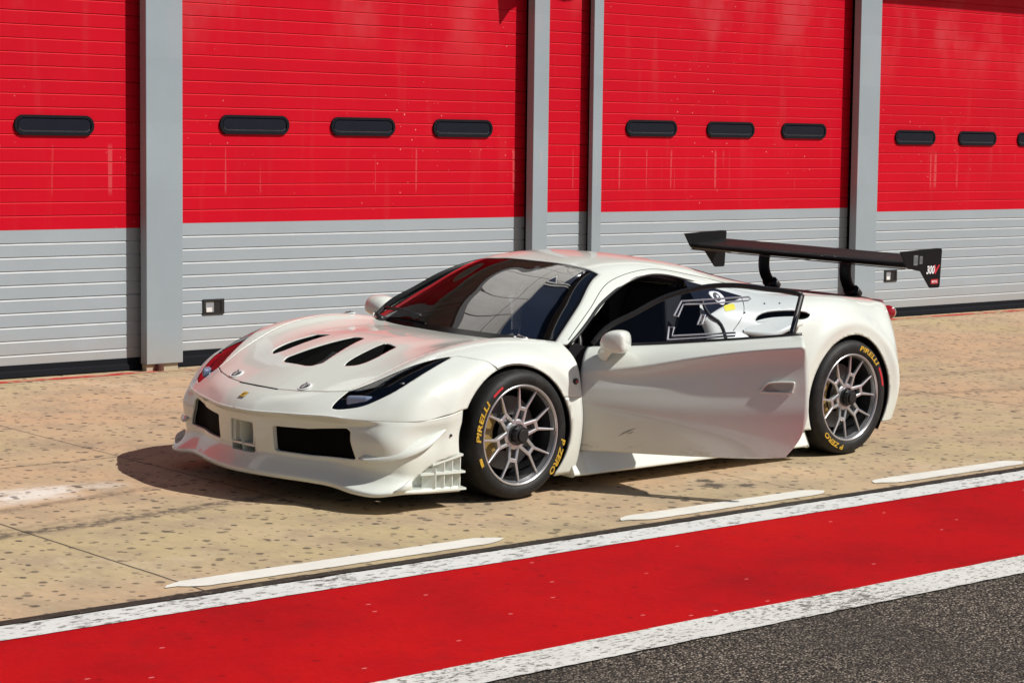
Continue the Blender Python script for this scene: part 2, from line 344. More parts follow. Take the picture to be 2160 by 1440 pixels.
def mat_asphalt():
    t = NT('asphalt'); v = t.voro(92.); sep = t.n('ShaderNodeSeparateColor'); t.link(v.outputs['Color'], sep.inputs[0])
    col = t.ramp(sep.outputs[0], [(0., (.030, .023, .018)), (.42, (.085, .066, .050)), (.78, (.21, .17, .135)), (1., (.44, .37, .30))])
    col = t.mix(t.smooth(v.outputs['Distance'], .45, .75), col, (.012, .010, .009))
    pt = t.noise(.7, 4, .6); col = t.mix(t.math('MULTIPLY', t.smooth(pt, .40, .65), .5), col, (.045, .037, .031)); col = t.mix(t.math('MULTIPLY', t.smooth(t.noise(2.2, 5, .7), .58, .72), .35), col, (.20, .165, .13))
    return t.pbr(col, .85, normal=t.bump(t.math('SUBTRACT', 1., v.outputs['Distance']), .9, .012), spec=.3)
def mat_panel(name, c, rough, speck, dust, spec=.4, metal=0.):
    t = NT(name); x, y, z = t.xyz()
    n = t.noise(1.4, 4); col = t.mix(t.smooth(n, .3, .7), tuple(v*.93 for v in c), c)
    streak = t.smooth(t.noise(7, 4, .6, t.mapped((1, 1, .12))), .52, .82)
    col = t.mix(t.math('MULTIPLY', streak, dust), col, (.55, .42, .40))
    # every section of the door has weathered a little differently; chalky bloom high up, drip marks under the windows
    sec = t.math('FRACT', t.math('MULTIPLY', t.math('SINE', t.math('FLOOR', t.math('MULTIPLY', z, 2.11))), 43.7))
    col = t.mix(t.math('MULTIPLY', sec, .16), col, tuple(v*.72 for v in c))
    bloom = t.math('MULTIPLY', t.smooth(z, 2.15, 2.95), t.smooth(t.noise(1.1, 4, .6, t.mapped((1, 1, .6), loc=(4, 0, 0))), .46, .66))
    col = t.mix(t.math('MULTIPLY', bloom, dust*3.5), col, (.62, .30, .30))
    drip = t.math('MULTIPLY', t.smooth(t.noise(16, 2, .5, t.mapped((1, 1, .02))), .66, .70), t.math('MULTIPLY', t.smooth(z, 1.36, 1.44), t.math('SUBTRACT', 1., t.smooth(z, 1.70, 1.76))))
    col = t.mix(t.math('MULTIPLY', drip, dust*4), col, (.72, .40, .38))
    cb = t.n('ShaderNodeCombineXYZ'); t.link(x, cb.inputs[0]); t.link(z, cb.inputs[1]); v = t.voro(26, cb.outputs[0], dim='2D'); sep = t.n('ShaderNodeSeparateColor'); t.link(v.outputs['Color'], sep.inputs[0])
    m = t.math('MULTIPLY', t.math('LESS_THAN', v.outputs['Distance'], t.math('MULTIPLY', sep.outputs[1], .16)), t.math('GREATER_THAN', sep.outputs[0], .93))
    m = t.math('MULTIPLY', m, t.smooth(t.noise(.9, 3), .5, .7))
    col = t.mix(t.math('MULTIPLY', m, speck), col, (.80, .55, .5))
    grime = t.math('MULTIPLY', t.math('SUBTRACT', 1., t.smooth(t.math('ADD', z, t.math('MULTIPLY', t.noise(5, 4), .25)), .28, .62)), .35)
    col = t.mix(grime, col, (.36, .29, .22))
    h = t.math('ADD', t.noise(3.2, 3), t.math('MULTIPLY', t.smooth(t.noise(1.7, 5, .6), .60, .72), .35))
    return t.pbr(col, rough, metal=metal, normal=t.bump(h, .16, .02), spec=spec)
def mat_paint(name='white_paint', dirty=.25):
    t = NT(name); n = t.noise(3., 4)
    col = t.mix(t.smooth(n, .35, .7), (.70, .735, .675), (.72, .755, .695))
    d = t.smooth(t.noise(34, 6, .75), .62, .80); x, y, z = t.xyz()
    low = t.math('SUBTRACT', 1., t.smooth(z, .19, .30)); d = t.math('MAXIMUM', d, t.math('MULTIPLY', t.smooth(t.noise(9, 6, .7, t.mapped((.5, 1, 1.6))), .50, .66), 1. if dirty > .5 else 0.))
    col = t.mix(t.math('MULTIPLY', t.math('MULTIPLY', d, low), dirty), col, (.22, .18, .13))
    return t.pbr(col, .36, coat=.85, coat_rough=.03, spec=.45)
def mat_glass(name, tint, ior=1.55, rough=.0, gloss=(1, 1, 1), boost=1.7):
    t = NT(name); tr = t.n('ShaderNodeBsdfTransparent'); t.set(tr.inputs[0], tint)
    gl = t.n('ShaderNodeBsdfGlossy'); t.set(gl.inputs[0], gloss); gl.inputs['Roughness'].default_value = rough
    fr = t.n('ShaderNodeFresnel'); fr.inputs[0].default_value = ior
    mx = t.n('ShaderNodeMixShader'); f2 = t.math('MINIMUM', t.math('MULTIPLY', fr.outputs[0], boost), 1.)
    t.link(f2, mx.inputs[0]); t.link(tr.outputs[0], mx.inputs[1]); t.link(gl.outputs[0], mx.inputs[2]); t.link(mx.outputs[0], t.out.inputs[0])
    return t.m
def mat_tyre():
    t = NT('tyre_rubber'); x, y, z = t.xyz()
    r = t.math('SQRT', t.math('ADD', t.math('MULTIPLY', x, x), t.math('MULTIPLY', z, z)))
    rings = t.math('SINE', t.math('MULTIPLY', r, 900.)); n = t.noise(18, 5, .7)
    col = t.mix(t.smooth(n, .45, .75), (.007, .007, .007), (.026, .023, .021))
    return t.pbr(col, .62, normal=t.bump(t.math('ADD', t.math('MULTIPLY', rings, .15), n), .25, .004), spec=.4)
def mat_grille():
    t = NT('mesh_grille'); v = t.voro(75, t.mapped((0, 1, 1)), feature='DISTANCE_TO_EDGE', rand=.0)
    m = t.smooth(v.outputs['Distance'], .06, .12)
    return t.pbr(t.mix(m, (.005, .005, .006), (.001, .001, .001)), .7, spec=.05)
def mat_carbon():
    t = NT('carbon_fibre'); ch = t.n('ShaderNodeTexChecker'); t.link(t.mapped(rot=(0, .78, .78)), ch.inputs[0]); ch.inputs['Scale'].default_value = 220
    col = t.mix(ch.outputs[1], (.005, .005, .0055), (.010, .010, .011)); return t.pbr(col, .50, coat=.06, coat_rough=.3, spec=.18)
M = dict(concrete=mat_concrete(), red_lane=mat_redlane(), asphalt=mat_asphalt(), paint=mat_paint(), door_paint=mat_paint('white_door_paint', .85), tyre=mat_tyre(), grille=mat_grille(), carbon=mat_carbon(),
 white_line=mat_line('white_line_paint', (.66, .66, .64), .9, (.10, .085, .07), 34., .535), white_worn=mat_line('worn_white_line_paint', (.66, .655, .62), .92, (.075, .062, .05), 62., .515),
 dash=mat_line('white_dash_paint', (.74, .72, .66), .6, (.34, .27, .17), 26., .64),
 red_edge=mat_line('red_edge_paint', (.50, .03, .03), .95, (.42, .32, .20), 7., .47),
 red_panel=mat_panel('red_door_paint', (.56, .002, .016), .52, .5, .035, spec=.12), grey_panel=mat_panel('grey_door_paint', (.345, .395, .435), .40, .15, .06),
 pillar=mat_panel('grey_pillar_paint', (.305, .36, .40), .45, .0, .04), seal=plain('black_rubber_seal', (.008, .009, .013), .75, spec=.12),
 black=plain('black_plastic', (.012, .012, .013), .45), dark=plain('dark_interior', (.010, .010, .012), .8, spec=.2), matt=plain('matt_black', (.004, .004, .004), .95, spec=.1),
 gutter=mat_line('gutter_drain', (.035, .026, .020), .8, (.22, .17, .12), 55., .58), alu=plain('brushed_aluminium', (.60, .61, .63), .30, .82, var=.05),
 alu_dark=plain('dull_aluminium', (.07, .07, .075), .35, .8), disc=plain('brake_steel', (.10, .10, .10), .42, .9), caliper=plain('yellow_caliper_paint', (.26, .17, .045), .5),
 yellow=plain('yellow_print', (.52, .31, .018), .75, var=.35, scale=60.), red_print=plain('red_print', (.55, .02, .03), .6), white_print=plain('white_print', (.85, .85, .85), .5),
 red_lamp=plain('red_lamp_plastic', (.35, .008, .015), .15, coat=1.), glass=mat_glass('windscreen_glass', (.16, .18, .20), boost=2.2), sheet=mat_glass('polycarbonate', (.80, .83, .90), 1.35),
 dark_glass=plain('smoked_glass', (.008, .010, .018), .03, spec=.5), frit=plain('screen_frit', (.004, .004, .005), .12, spec=.35), handle=plain('handle_paint', (.30, .30, .27), .4), win_pane=plain('door_window_pane', (.006, .009, .020), .10, spec=.4), lip=plain('slat_highlight', (.56, .58, .59), .35, spec=.6), red_lip=plain('red_slat_highlight', (.62, .012, .022), .5, spec=.2), lens=mat_glass('headlamp_lens', (.40, .43, .52), 1.45, boost=1.3), lamp=plain('lamp_reflector', (.20, .25, .36), .35, .4), lemon=plain('lemon_sticker', (.80, .70, .015), .5),
 steel=plain('cage_steel', (.05, .05, .055), .4), trim=plain('grey_trim', (.27, .28, .30), .35), concrete_wall=plain('concrete_plinth', (.42, .36, .26), .9), rust=plain('rusty_bolt', (.09, .03, .02), .8),
 pane_reflection=plain('pane_reflection', (.13, .155, .19), .25), rail=plain('grey_window_rail', (.40, .41, .46), .5), vane=plain('dark_vane', (.030, .030, .031), .6), clad=plain('white_cladding', (.72, .71, .69), .5), soffit=plain('grey_soffit', (.16, .16, .17), .7), soffit_panel=plain('grey_soffit_panel', (.20, .21, .23), .6), pane=plain('blue_window_glass', (.02, .05, .13), .04, spec=1.), seat=plain('seat_fabric', (.016, .018, .022), .9))
# ------------------------------------------------------------------ object helpers
C = scene.collection
def mesh_obj(name, V, F, mat, parent=None, smooth=False, loc=None, rot=None):
    me = bpy.data.meshes.new(name); me.from_pydata([tuple(map(float, v)) for v in V], [], [tuple(map(int, f)) for f in F]); me.validate(); me.update()
    for m in (mat if isinstance(mat, (list, tuple)) else [mat]): me.materials.append(m)
    if smooth: me.polygons.foreach_set('use_smooth', [True]*len(me.polygons))
    o = bpy.data.objects.new(name, me); C.objects.link(o)
    if parent is not None: o.parent = parent
    if loc is not None: o.location = loc
    if rot is not None: o.rotation_euler = rot
    return o
def solid(o, t, off=-1):
    m = o.modifiers.new('solidify', 'SOLIDIFY'); m.thickness = t; m.offset = off; return o
def bevel(o, w, seg=2, ang=35):
    m = o.modifiers.new('bevel', 'BEVEL'); m.width = w; m.segments = seg; m.limit_method = 'ANGLE'; m.angle_limit = R(ang); return o
def empty(name, loc=(0, 0, 0), rot=(0, 0, 0)):
    o = bpy.data.objects.new(name, None); C.objects.link(o); o.location = loc; o.rotation_euler = rot; o.empty_display_size = .2; return o
def tag(o, label, cat=None, group=None, kind=None):
    if label: o['label'] = label
    if cat: o['category'] = cat
    if group: o['group'] = group
    if kind: o['kind'] = kind
    return o
class MB:                                  # mesh builder: collects shapes, builds one object
    def __init__(s): s.V = []; s.F = []
    def add(s, V, F):
        k = len(s.V); s.V += [tuple(v) for v in V]; s.F += [tuple(i+k for i in f) for f in F]; return s
    def box(s, x0, x1, y0, y1, z0, z1):
        V = [(x, y, z) for x in (x0, x1) for y in (y0, y1) for z in (z0, z1)]
        return s.add(V, [(0, 1, 3, 2), (4, 6, 7, 5), (0, 4, 5, 1), (2, 3, 7, 6), (0, 2, 6, 4), (1, 5, 7, 3)])
    def prism(s, P, axis, a, b):           # polygon P extruded along axis (0,1,2) from a to b
        n = len(P); V = []
        for d in (a, b):
            for p in P: v = list(p); v.insert(axis, d); V.append(v)
        A = sum(P[i][0]*P[(i+1) % n][1]-P[(i+1) % n][0]*P[i][1] for i in range(n))*(1 if axis != 1 else -1)*(1 if b > a else -1)
        F = [tuple(range(n))[::-1], tuple(range(n, 2*n))]+[(i, (i+1) % n, n+(i+1) % n, n+i) for i in range(n)]
        if A < 0: F = [f[::-1] for f in F]
        return s.add(V, F)
    def tube(s, path, r, n=10, cap=True):
        P = [Vector(p) for p in path]; rs = r if isinstance(r, (list, tuple)) else [r]*len(P); V = []; F = []; up = None
        for i, p in enumerate(P):
            t = (P[min(i+1, len(P)-1)]-P[max(i-1, 0)]).normalized()
            if up is None: up = t.orthogonal().normalized()
            up = (up-t*up.dot(t)).normalized(); sd_ = t.cross(up)
            ra, rb = rs[i] if isinstance(rs[i], tuple) else (rs[i], rs[i])
            V += [p+up*math.cos(2*math.pi*k/n)*ra+sd_*math.sin(2*math.pi*k/n)*rb for k in range(n)]
        for i in range(len(P)-1):
            F += [(i*n+k, i*n+(k+1) % n, (i+1)*n+(k+1) % n, (i+1)*n+k) for k in range(n)]
        if cap: F += [tuple(range(n))[::-1], tuple(range((len(P)-1)*n, len(P)*n))]
        return s.add(V, F)
    def revolve(s, prof, n=72, closed=True):   # prof (radius, y) about the y axis
        k = len(prof); V = []; F = []
        for i in range(n):
            a = 2*math.pi*i/n; V += [(p[0]*math.cos(a), p[1], p[0]*math.sin(a)) for p in prof]
        m = k if closed else k-1
        for i in range(n):
            j = (i+1) % n
            F += [(i*k+q, j*k+q, j*k+(q+1) % k, i*k+(q+1) % k) for q in range(m)]
        return s.add(V, F)
    def ball(s, c, r, n=16, m=10):
        V = []; F = []
        r = r if isinstance(r, (list, tuple)) else (r, r, r)
        for i in range(m+1):
            for j in range(n):
                a = math.pi*i/m; b = 2*math.pi*j/n
                V.append((c[0]+r[0]*math.sin(a)*math.cos(b), c[1]+r[1]*math.sin(a)*math.sin(b), c[2]+r[2]*math.cos(a)))
        for i in range(m):
            for j in range(n): F.append((i*n+j, (i+1)*n+j, (i+1)*n+(j+1) % n, i*n+(j+1) % n))
        return s.add(V, F)
    def build(s, name, mat, parent=None, smooth=False, **k): return mesh_obj(name, s.V, s.F, mat, parent, smooth, **k)
def stadium(cx, cy, w, h, n=8, r=None):
    r = h/2 if r is None else r; P = []
    for sx, sy, a0 in ((1, 1, 0), (-1, 1, 90), (-1, -1, 180), (1, -1, 270)):
        for k in range(n+1):
            a = R(a0+90*k/n); P.append((cx+sx*(w/2-r)+r*math.cos(a), cy+sy*(h/2-r)+r*math.sin(a)))
    return P
def ring(s, outer, inner, axis, a, b):     # frame between two outlines of equal length
    n = len(outer); V = []
    for P, d in ((outer, a), (inner, a), (outer, b), (inner, b)):
        for p in P: v = list(p); v.insert(axis, d); V.append(v)
    F = []
    for i in range(n):
        j = (i+1) % n
        F += [(i, j, n+j, n+i), (2*n+i, 3*n+i, 3*n+j, 2*n+j), (i, 2*n+i, 2*n+j, j), (n+i, n+j, 3*n+j, 3*n+i)]
    return s.add(V, F)
MB.ring = ring
_font_cache = {}
def text_mesh(txt, height, shear=0., bold=.0, width=None):
    """flat lettering: vertices (x right, y up) and faces"""
    cu = bpy.data.curves.new('lettering', 'FONT'); cu.body = txt; cu.size = 1.; cu.shear = shear; cu.offset = bold; cu.resolution_u = 3; cu.fill_mode = 'FRONT'
    o = bpy.data.objects.new('lettering', cu); C.objects.link(o); bpy.context.view_layer.update()
    me = bpy.data.meshes.new_from_object(o.evaluated_get(bpy.context.evaluated_depsgraph_get()))
    V = np.array([v.co[:2] for v in me.vertices]); F = [tuple(p.vertices) for p in me.polygons]
    bpy.data.objects.remove(o, do_unlink=True); bpy.data.curves.remove(cu); bpy.data.meshes.remove(me)
    V -= V.min(0); s = height/V[:, 1].max(); V *= s
    if width: V[:, 0] *= width/V[:, 0].max()
    return V, F
# ------------------------------------------------------------------ ground, pit lane and painted markings
def sheet(name, mat, X0, X1, ys, dz, label):
    V = []; F = []
    for Y in ys: V += [(X0, Y, gz(min(Y, 16.))+dz), (X1, Y, gz(min(Y, 16.))+dz)]
    for i in range(len(ys)-1): F.append((2*i, 2*i+1, 2*i+3, 2*i+2))
    o = mesh_obj(name, V, F, mat); return tag(o, label, 'ground', kind='structure')
sheet('ground', M['asphalt'], -500, 500, [-500, 0, 4, 10, 16, 500], -.008, 'coarse grey asphalt of the pit lane')
sheet('concrete_apron', M['concrete'], -30, 60, [7.42, 14.4], 0, 'tan concrete apron with dark spots in front of the garages')
def ragged(name, mat, y0, y1, dz, label, seed, j0=.006, j1=.006):
    rnd = random.Random(seed); xs = [-30, 2.]+[2+.04*k for k in range(1, 560)]+[60]; V = []; F = []; a = b = 0
    for x in xs:
        a = .7*a+rnd.uniform(-j0, j0); b = .7*b+rnd.uniform(-j1, j1)
        V += [(x, y0+a, gz(y0)+dz), (x, y1+b, gz(y1)+dz)]
    for k in range(len(xs)-1): F.append((2*k, 2*k+2, 2*k+3, 2*k+1))
    return tag(mesh_obj(name, V, F, mat), label, 'ground', kind='structure')
ragged('gutter', M['gutter'], 7.380, 7.442, .003, 'dark gutter seam between the concrete and the painted line', 1, .004, .003)
sheet('red_lane', M['red_lane'], -30, 60, [5.925, 7.195], -.004, 'broad red painted strip along the pit lane')
ragged('white_line', M['white_line'], 7.188, 7.380, -.001, 'worn white line between gutter and red strip', 2, .0022, .004)
ragged('white_line', M['white_worn'], 5.700, 5.930, -.001, 'worn white line between red strip and asphalt', 3, .004, .002)
sheet('red_edge', M['red_edge'], -30, 60, [13.50, 13.585], .003, 'thin broken red line painted at the foot of the doors')
def dash(x0, x1):
    n = 60; rnd = random.Random(int(x0*100)); V = []
    for k in range(n+1):
        u = k/n; ta = min(1, u*14); tb = min(1, (1-u)*14)
        y1 = 7.565+.075*min(ta**.5, tb**.7)+rnd.uniform(-.003, .003); y0 = 7.565-.062*min(ta**.5, tb**.7)+rnd.uniform(-.003, .003)
        V += [(x0-.03+(x1-x0+.08)*u+.03*(1-2*u), y0, gz(y0)+.004), (x0-.06+(x1-x0+.08)*u, y1, gz(y1)+.004)]
    o = mesh_obj('dash_line', V, [(2*k, 2*k+2, 2*k+3, 2*k+1) for k in range(n)], M['dash']); tag(o, 'white dash painted on the concrete beside the gutter', 'road marking', kind='structure')
for a, b in ((1.3, 2.9), (4.955, 6.73), (7.575, 9.02), (9.52, 10.81), (11.4, 12.9), (13.5, 15.0)): dash(a, b)
# ------------------------------------------------------------------ pit garage building
YW = 13.699; ZG = gz(YW); K = 13.56/YW
bld = empty('garage_building', (12, YW, ZG)); tag(bld, 'pit garage building with red and grey sectional doors between grey pillars', 'building')
bld_inv = Vector((-12, -YW, -ZG))
def bpart(b, name, mat, parent=None, **k):
    o = b.build(name, mat, parent or bld, **k)
    if parent is None: o.location = bld_inv
    return o
def profile(zs_groove, z0, z1, joints, k=1.):
    P = [(YW, z0)]
    for z in sorted(zs_groove):
        if not z0+.02 < z < z1-.02: continue
        d = .011*k
        P += [(YW, z-.008*k), (YW+d, z+.005*k), (YW+d+(.02 if z in joints else 0), z+.0065*k), (YW+d, z+.0095*k if z in joints else z+.008*k), (YW, z+.0095*k)]
    return P+[(YW, z1)]
def strip(P, X0, X1):
    V = []; F = []
    for (y, z) in P: V += [(X0, y, z), (X1, y, z)]
    for i in range(len(P)-1): F.append((2*i, 2*i+1, 2*i+3, 2*i+2))
    return V, F
DOORTOP = 3.95
def garage_door(X0, X1, zr, zb, name, label, wins=(), handle=None):
    gr = [zr-.097*k for k in range(1, 14)]; rd = [zr+.0945*k for k in range(1, 32)]
    jg = [gr[k] for k in (4, 9)]; jr = [rd[k] for k in range(0, 31, 5)]
    b = MB(); b.add(*strip(profile(gr, zb, zr, jg, .85), X0, X1)); n = len(b.F)
    b.add(*strip(profile(rd, zr+.0005, DOORTOP, jr, .62), X0, X1))
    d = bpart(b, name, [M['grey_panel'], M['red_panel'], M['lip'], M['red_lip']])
    d.data.polygons.foreach_set('material_index', [(2 if q % 5 == 1 else 0) for q in range(n)]+[(3 if q % 5 == 1 else 1) for q in range(len(b.F)-n)]); d['label'] = label  # groove bevels get a brighter colour: sunlit highlight lines painted in
    s = MB(); s.prism([(YW-.012, ZG), (YW+.05, ZG), (YW+.05, zb), (YW-.004, zb), (YW-.004, zb-.040), (YW-.016, zb-.050), (YW-.020, ZG+.01)], 0, X0, X1); s.build('bottom_seal', M['seal'], d)
    for cx in wins:
        cz = zr+.728
        w = MB(); w.ring(stadium(cx, cz, .632, .142), stadium(cx, cz, .590, .102), 1, YW-.016, YW+.004)
        w.ring(stadium(cx, cz, .590, .102), stadium(cx, cz, .560, .076), 1, YW-.004, YW+.002); f0 = len(w.F)
        P0 = stadium(cx, cz, .592, .104); P1 = stadium(cx, cz+.003, .570, .080)
        k = len(P0); w.add([(p[0], YW-.003, p[1]) for p in P0]+[(p[0], YW-.014, p[1]) for p in P1], [(i, (i+1) % k, k+(i+1) % k, k+i) for i in range(k)]+[tuple(range(k, 2*k))])
        o = w.build('window', [M['seal'], M['win_pane'], M['pane_reflection']], d); o.data.polygons.foreach_set('material_index', [0]*f0+[2 if (P0[i][1]+P0[(i+1) % k][1])/2 < cz-.030 else 1 for i in range(k)]+[1])  # lower bevel coloured lighter, a painted reflection of the ground
    if handle:
        x0, x1, z0, z1 = handle
        h = MB(); o_ = [(x0, z0), (x1, z0), (x1, z1), (x0, z1)]; i_ = [(x0+.022, z0+.016), (x1-.026, z0+.016), (x1-.026, z1-.016), (x0+.022, z1-.016)]
        h.ring(o_, i_, 1, YW-.010, YW+.03); h.box(x0+.10, x1-.02, YW-.004, YW+.02, z0+.012, z1-.012); f0 = len(h.F)
        h.box(x0+.02, x1-.07, YW-.0015, YW+.03, z0+.014, z1-.014); g1 = len(h.F); h.box(x0+.028, x0+.078, YW-.009, YW, z0+.018, z0+.050)
        o = h.build('pull_handle', [M['black'], M['trim'], M['clad']], d); o.data.polygons.foreach_set('material_index', [0]*f0+[1]*(g1-f0)+[2]*(len(h.F)-g1))
    return d
garage_door(1.0, 4.55, 1.145, .205, 'garage_door', 'door beyond the left edge of the picture')
garage_door(5.02, 8.665, 1.143, .205, 'garage_door', 'garage door left of the broad pillar, one window in view', (6.92, 7.96))
garage_door(8.93, 12.42, 1.170, .231, 'garage_door', 'garage door behind the car bonnet with three windows and a pull handle', (9.662, 10.694, 11.72), (9.200, 9.387, .490, .603))
garage_door(12.60, 13.15, 1.206, .230, 'side_panel', 'narrow red and grey panel between two thin posts')
garage_door(13.30, 16.62, 1.199, .233, 'garage_door', 'garage door behind the car roof with three windows', (13.90, 14.924, 15.937))
garage_door(16.95, 20.45, 1.156, .205, 'garage_door', 'garage door at the right behind the rear wing', (17.617, 18.633, 19.64), (17.196, 17.385, .468, .583))
garage_door(20.9, 24.5, 1.16, .205, 'garage_door', 'door beyond the right edge of the picture')
def pillar(xa, xb, label, y0=13.56, foot=True, depth=.082, mark=None):
    b = MB(); b.box(xa, xb, y0, y0+depth, ZG+.050, DOORTOP+.2); p = bevel(bpart(b, 'pillar', M['pillar']), .004)
    p['label'] = label
    t = MB(); t.box(xa+.035, xb-.02, y0+depth+.001, YW+.15, ZG, DOORTOP+.2); t.build('dark_gap', M['matt'], p)  # black box filling the gap behind the pillar, painting in its shade
    if foot:
        f = MB(); f.box(xa+.012, xb-.03, y0+.022, y0+depth, ZG-.02, ZG+.046); f.build('plinth', M['concrete_wall'], p)
        r = MB(); r.tube([(xa+.11, y0+.004, ZG-.01), (xa+.11, y0+.004, ZG+.05)], .032, 12); r.build('foot_bolt', M['rust'], p)
    return p
pillar(4.62, 4.93, 'pillar beyond the left edge of the picture')
pillar(8.626, 8.935, 'broad grey pillar left of the bonnet')
pillar(12.376, 12.545, 'slim grey post left of the narrow panel', foot=False)
pillar(13.098, 13.208, 'thin grey post right of the narrow panel', y0=13.60, foot=False, depth=.05)
pillar(16.575, 16.885, 'broad grey pillar behind the rear wing')
pillar(20.50, 20.81, 'pillar beyond the right edge of the picture')
b = MB(); b.box(-8, 34, YW+.2, YW+6, ZG, 9.2); bpart(b, 'rear_wall', M['dark'])
b = MB(); b.box(-8, 34, YW-.10, YW+.19, DOORTOP, 4.20); bpart(b, 'lintel', M['pillar'])
b = MB(); b.box(-8, 34, YW-.80, YW-.101, 4.145, 4.22); can = bpart(b, 'canopy', M['soffit'])
b = MB()
for i in range(60):
    b.box(-8+.7*i+.012, -8+.7*i+.688, YW-.77, YW-.12, 4.130, 4.144)
b.build('soffit_panels', M['soffit_panel'], can)
b = MB(); b.prism([(12.55,4.14),(12.59,3.705),(12.70,3.83),(12.86,3.91),(13.04,3.955),(13.14,3.97),(13.22,3.95),(13.31,3.935),(13.41,3.95),(13.51,4.02),(13.6,4.14)], 1, YW-.79, YW-.76); b.build('shadow_plate', M['soffit'], can)  # added plate out of view, cut to throw the curved shadow on the wall
# first floor: white cladding with open joints, window band with mullions
b = MB()
for i in range(60):
    for (za, zb) in ((4.24, 4.86), (4.89, 5.51), (5.54, 6.16)):
        b.box(-8+.7*i, -8+.7*i+.675, YW-.02, YW+.19, za, zb)
bpart(b, 'cladding', M['clad'])
for i in range(21):
    b = MB(); x = -8+2*i; b.ring([(x+.03, 6.20), (x+1.97, 6.20), (x+1.97, 8.0), (x+.03, 8.0)], [(x+.10, 6.28), (x+1.90, 6.28), (x+1.90, 7.92), (x+.10, 7.92)], 1, YW, YW+.12)
    w = bpart(b, 'office_window', M['trim']); g = MB(); g.box(x+.101, x+1.899, YW+.06, YW+.07, 6.281, 7.919); g.build('pane', M['pane'], w)
b = MB(); b.box(-8, 34, YW-.6, YW+6, 8.05, 8.4); bpart(b, 'roof', M['soffit'])
# ------------------------------------------------------------------ race car (x rearwards, y to the car's right, z up)
car = empty('race_car', (CAR_X, CAR_Y, 0), (SLOPE, 0, CAR_A))
tag(car, 'white closed racing coupe with black rear wing and its left door standing open', 'race car')
def emit(G, side, flip=False):
    nu, nv = G.shape[:2]; V = G.reshape(-1, 3).copy(); V[:, 1] *= side
    return V, grid_faces(nu, nv, flip=(flip ^ (side > 0)))
def both(parts):
    V = []; F = []; seam = {}
    for v, f in parts:
        m = []
        for a in v:
            a = tuple(a); key = (round(a[0], 5), round(a[2], 5)) if abs(a[1]) < 1e-6 else None
            if key is not None and key in seam: m.append(seam[key]); continue
            if key is not None: seam[key] = len(V)
            m.append(len(V)); V.append(a)
        F += [tuple(m[i] for i in q) for q in f]
    return V, F
def xw(poly): f = sd_poly(poly); return lambda V: f(np.stack([V[:, 0], np.abs(V[:, 1])], 1))
def xz(poly): f = sd_poly(poly); return lambda V: f(V[:, [0, 2]])
def wz(poly): f = sd_poly(poly); return lambda V: f(np.stack([np.abs(V[:, 1]), V[:, 2]], 1))
neg = lambda f, g=0.: (lambda V: g-f(V))
pos = lambda f, g=0.: (lambda V: f(V)+g)
def normals(V, F):
    V = np.asarray(V); N = np.zeros_like(V)
    for f in F:
        a = np.cross(V[f[1]]-V[f[0]], V[f[2]]-V[f[0]])
        for i in f: N[i] += a
    return N/(np.linalg.norm(N, axis=1, keepdims=True)+1e-12)
def decal(V, F, f, off):
    v, q = clip(V, F, f); 
    return v+normals(v, q)*off, q
def boundary(F):
    e = {}
    for f in F:
        for a, b in zip(f, f[1:]+f[:1]):
            k = (min(a, b), max(a, b)); e[k] = None if k in e else (a, b)
    return [x for x in e.values() if x]
def pocket(V, F, f, vec, keep=lambda V: np.ones(len(V), bool)):
    """the piece of skin inside f, pushed in by vec, with walls back to the skin: returns (walls, floor)"""
    v, q = clip(V, F, f); m = keep(v); q = [x for x in q if all(m[i] for i in x)]; v, q = compact(v, q)
    if not len(q): return ([], []), ([], [])
    d = v+np.asarray(vec(v) if callable(vec) else vec); n = len(v)
    W = [(b, a, n+a, n+b) for a, b in boundary(q)]
    return (list(map(tuple, v))+list(map(tuple, d)), W), (d, q)
def cpart(name, VF, mat, smooth=True, thick=0, parent=None, off=-1):
    o = mesh_obj(name, VF[0], VF[1], mat, parent or car, smooth)
    if thick: solid(o, thick, off)
    return o
GAP = .0022
GF, suF, svF = net_sym(FRONT_TOP, .009, .009, cu=(3,), cv=(1,)); GB, suB, svB = net_sym(BUMPER, .011, .013, cu=(0, 1, 4, 6, 7)); GL, _, _ = net(FENDER_LOW, .02, .02)
GC, suC, svC = net_sym(CABIN, .022, .022); GQ, suQ, svQ = net(QUARTER, .014, .012); GD, suD, svD = net(DOOR, .018, .012, cv=(2,))
HEAD = smooth_poly([(-.912,.578),(-.900,.560),(-.806,.555),(-.671,.630),(-.493,.709),(-.326,.789),(-.41,.797),(-.563,.796),(-.698,.776),(-.808,.711),(-.880,.632)], 6, (2, 5))
HOOD = [(-.949,-.1),(-.945,.15),(-.912,.30),(-.860,.45),(-.806,.545),(-.62,.600),(-.30,.655),(.10,.695),(.50,.74),(.50,-.1)]
BUMP = [(-1.4,-.1),(-1.4,1.2),(-.10,1.2),(-.130,.945),(-.145,.935),(-.173,.923),(-.252,.866),(-.300,.807),(-.326,.789),(-.55,.755),(-.74,.66),(-.806,.545),(-.860,.45),(-.912,.30),(-.945,.15),(-.949,-.1)]
VENT_C = [(-.712,-.2),(-.712,.085),(-.700,.122),(-.655,.150),(-.54,.118),(-.30,.045),(-.285,.02),(-.285,-.2)]
VENT_S = smooth_poly([(-.630,.302),(-.575,.272),(-.45,.252),(-.315,.232),(-.300,.250),(-.318,.335),(-.345,.345),(-.49,.378),(-.585,.362)], 5, (0, 3, 5))
dCUT = lambda V: V[:, 0]-.436                          # shut line in front of the door
FT = [emit(GF, s) for s in (-1, 1)]; BT = [emit(GB, s, True) for s in (-1, 1)]; LT = [emit(GL, s, True) for s in (-1, 1)]
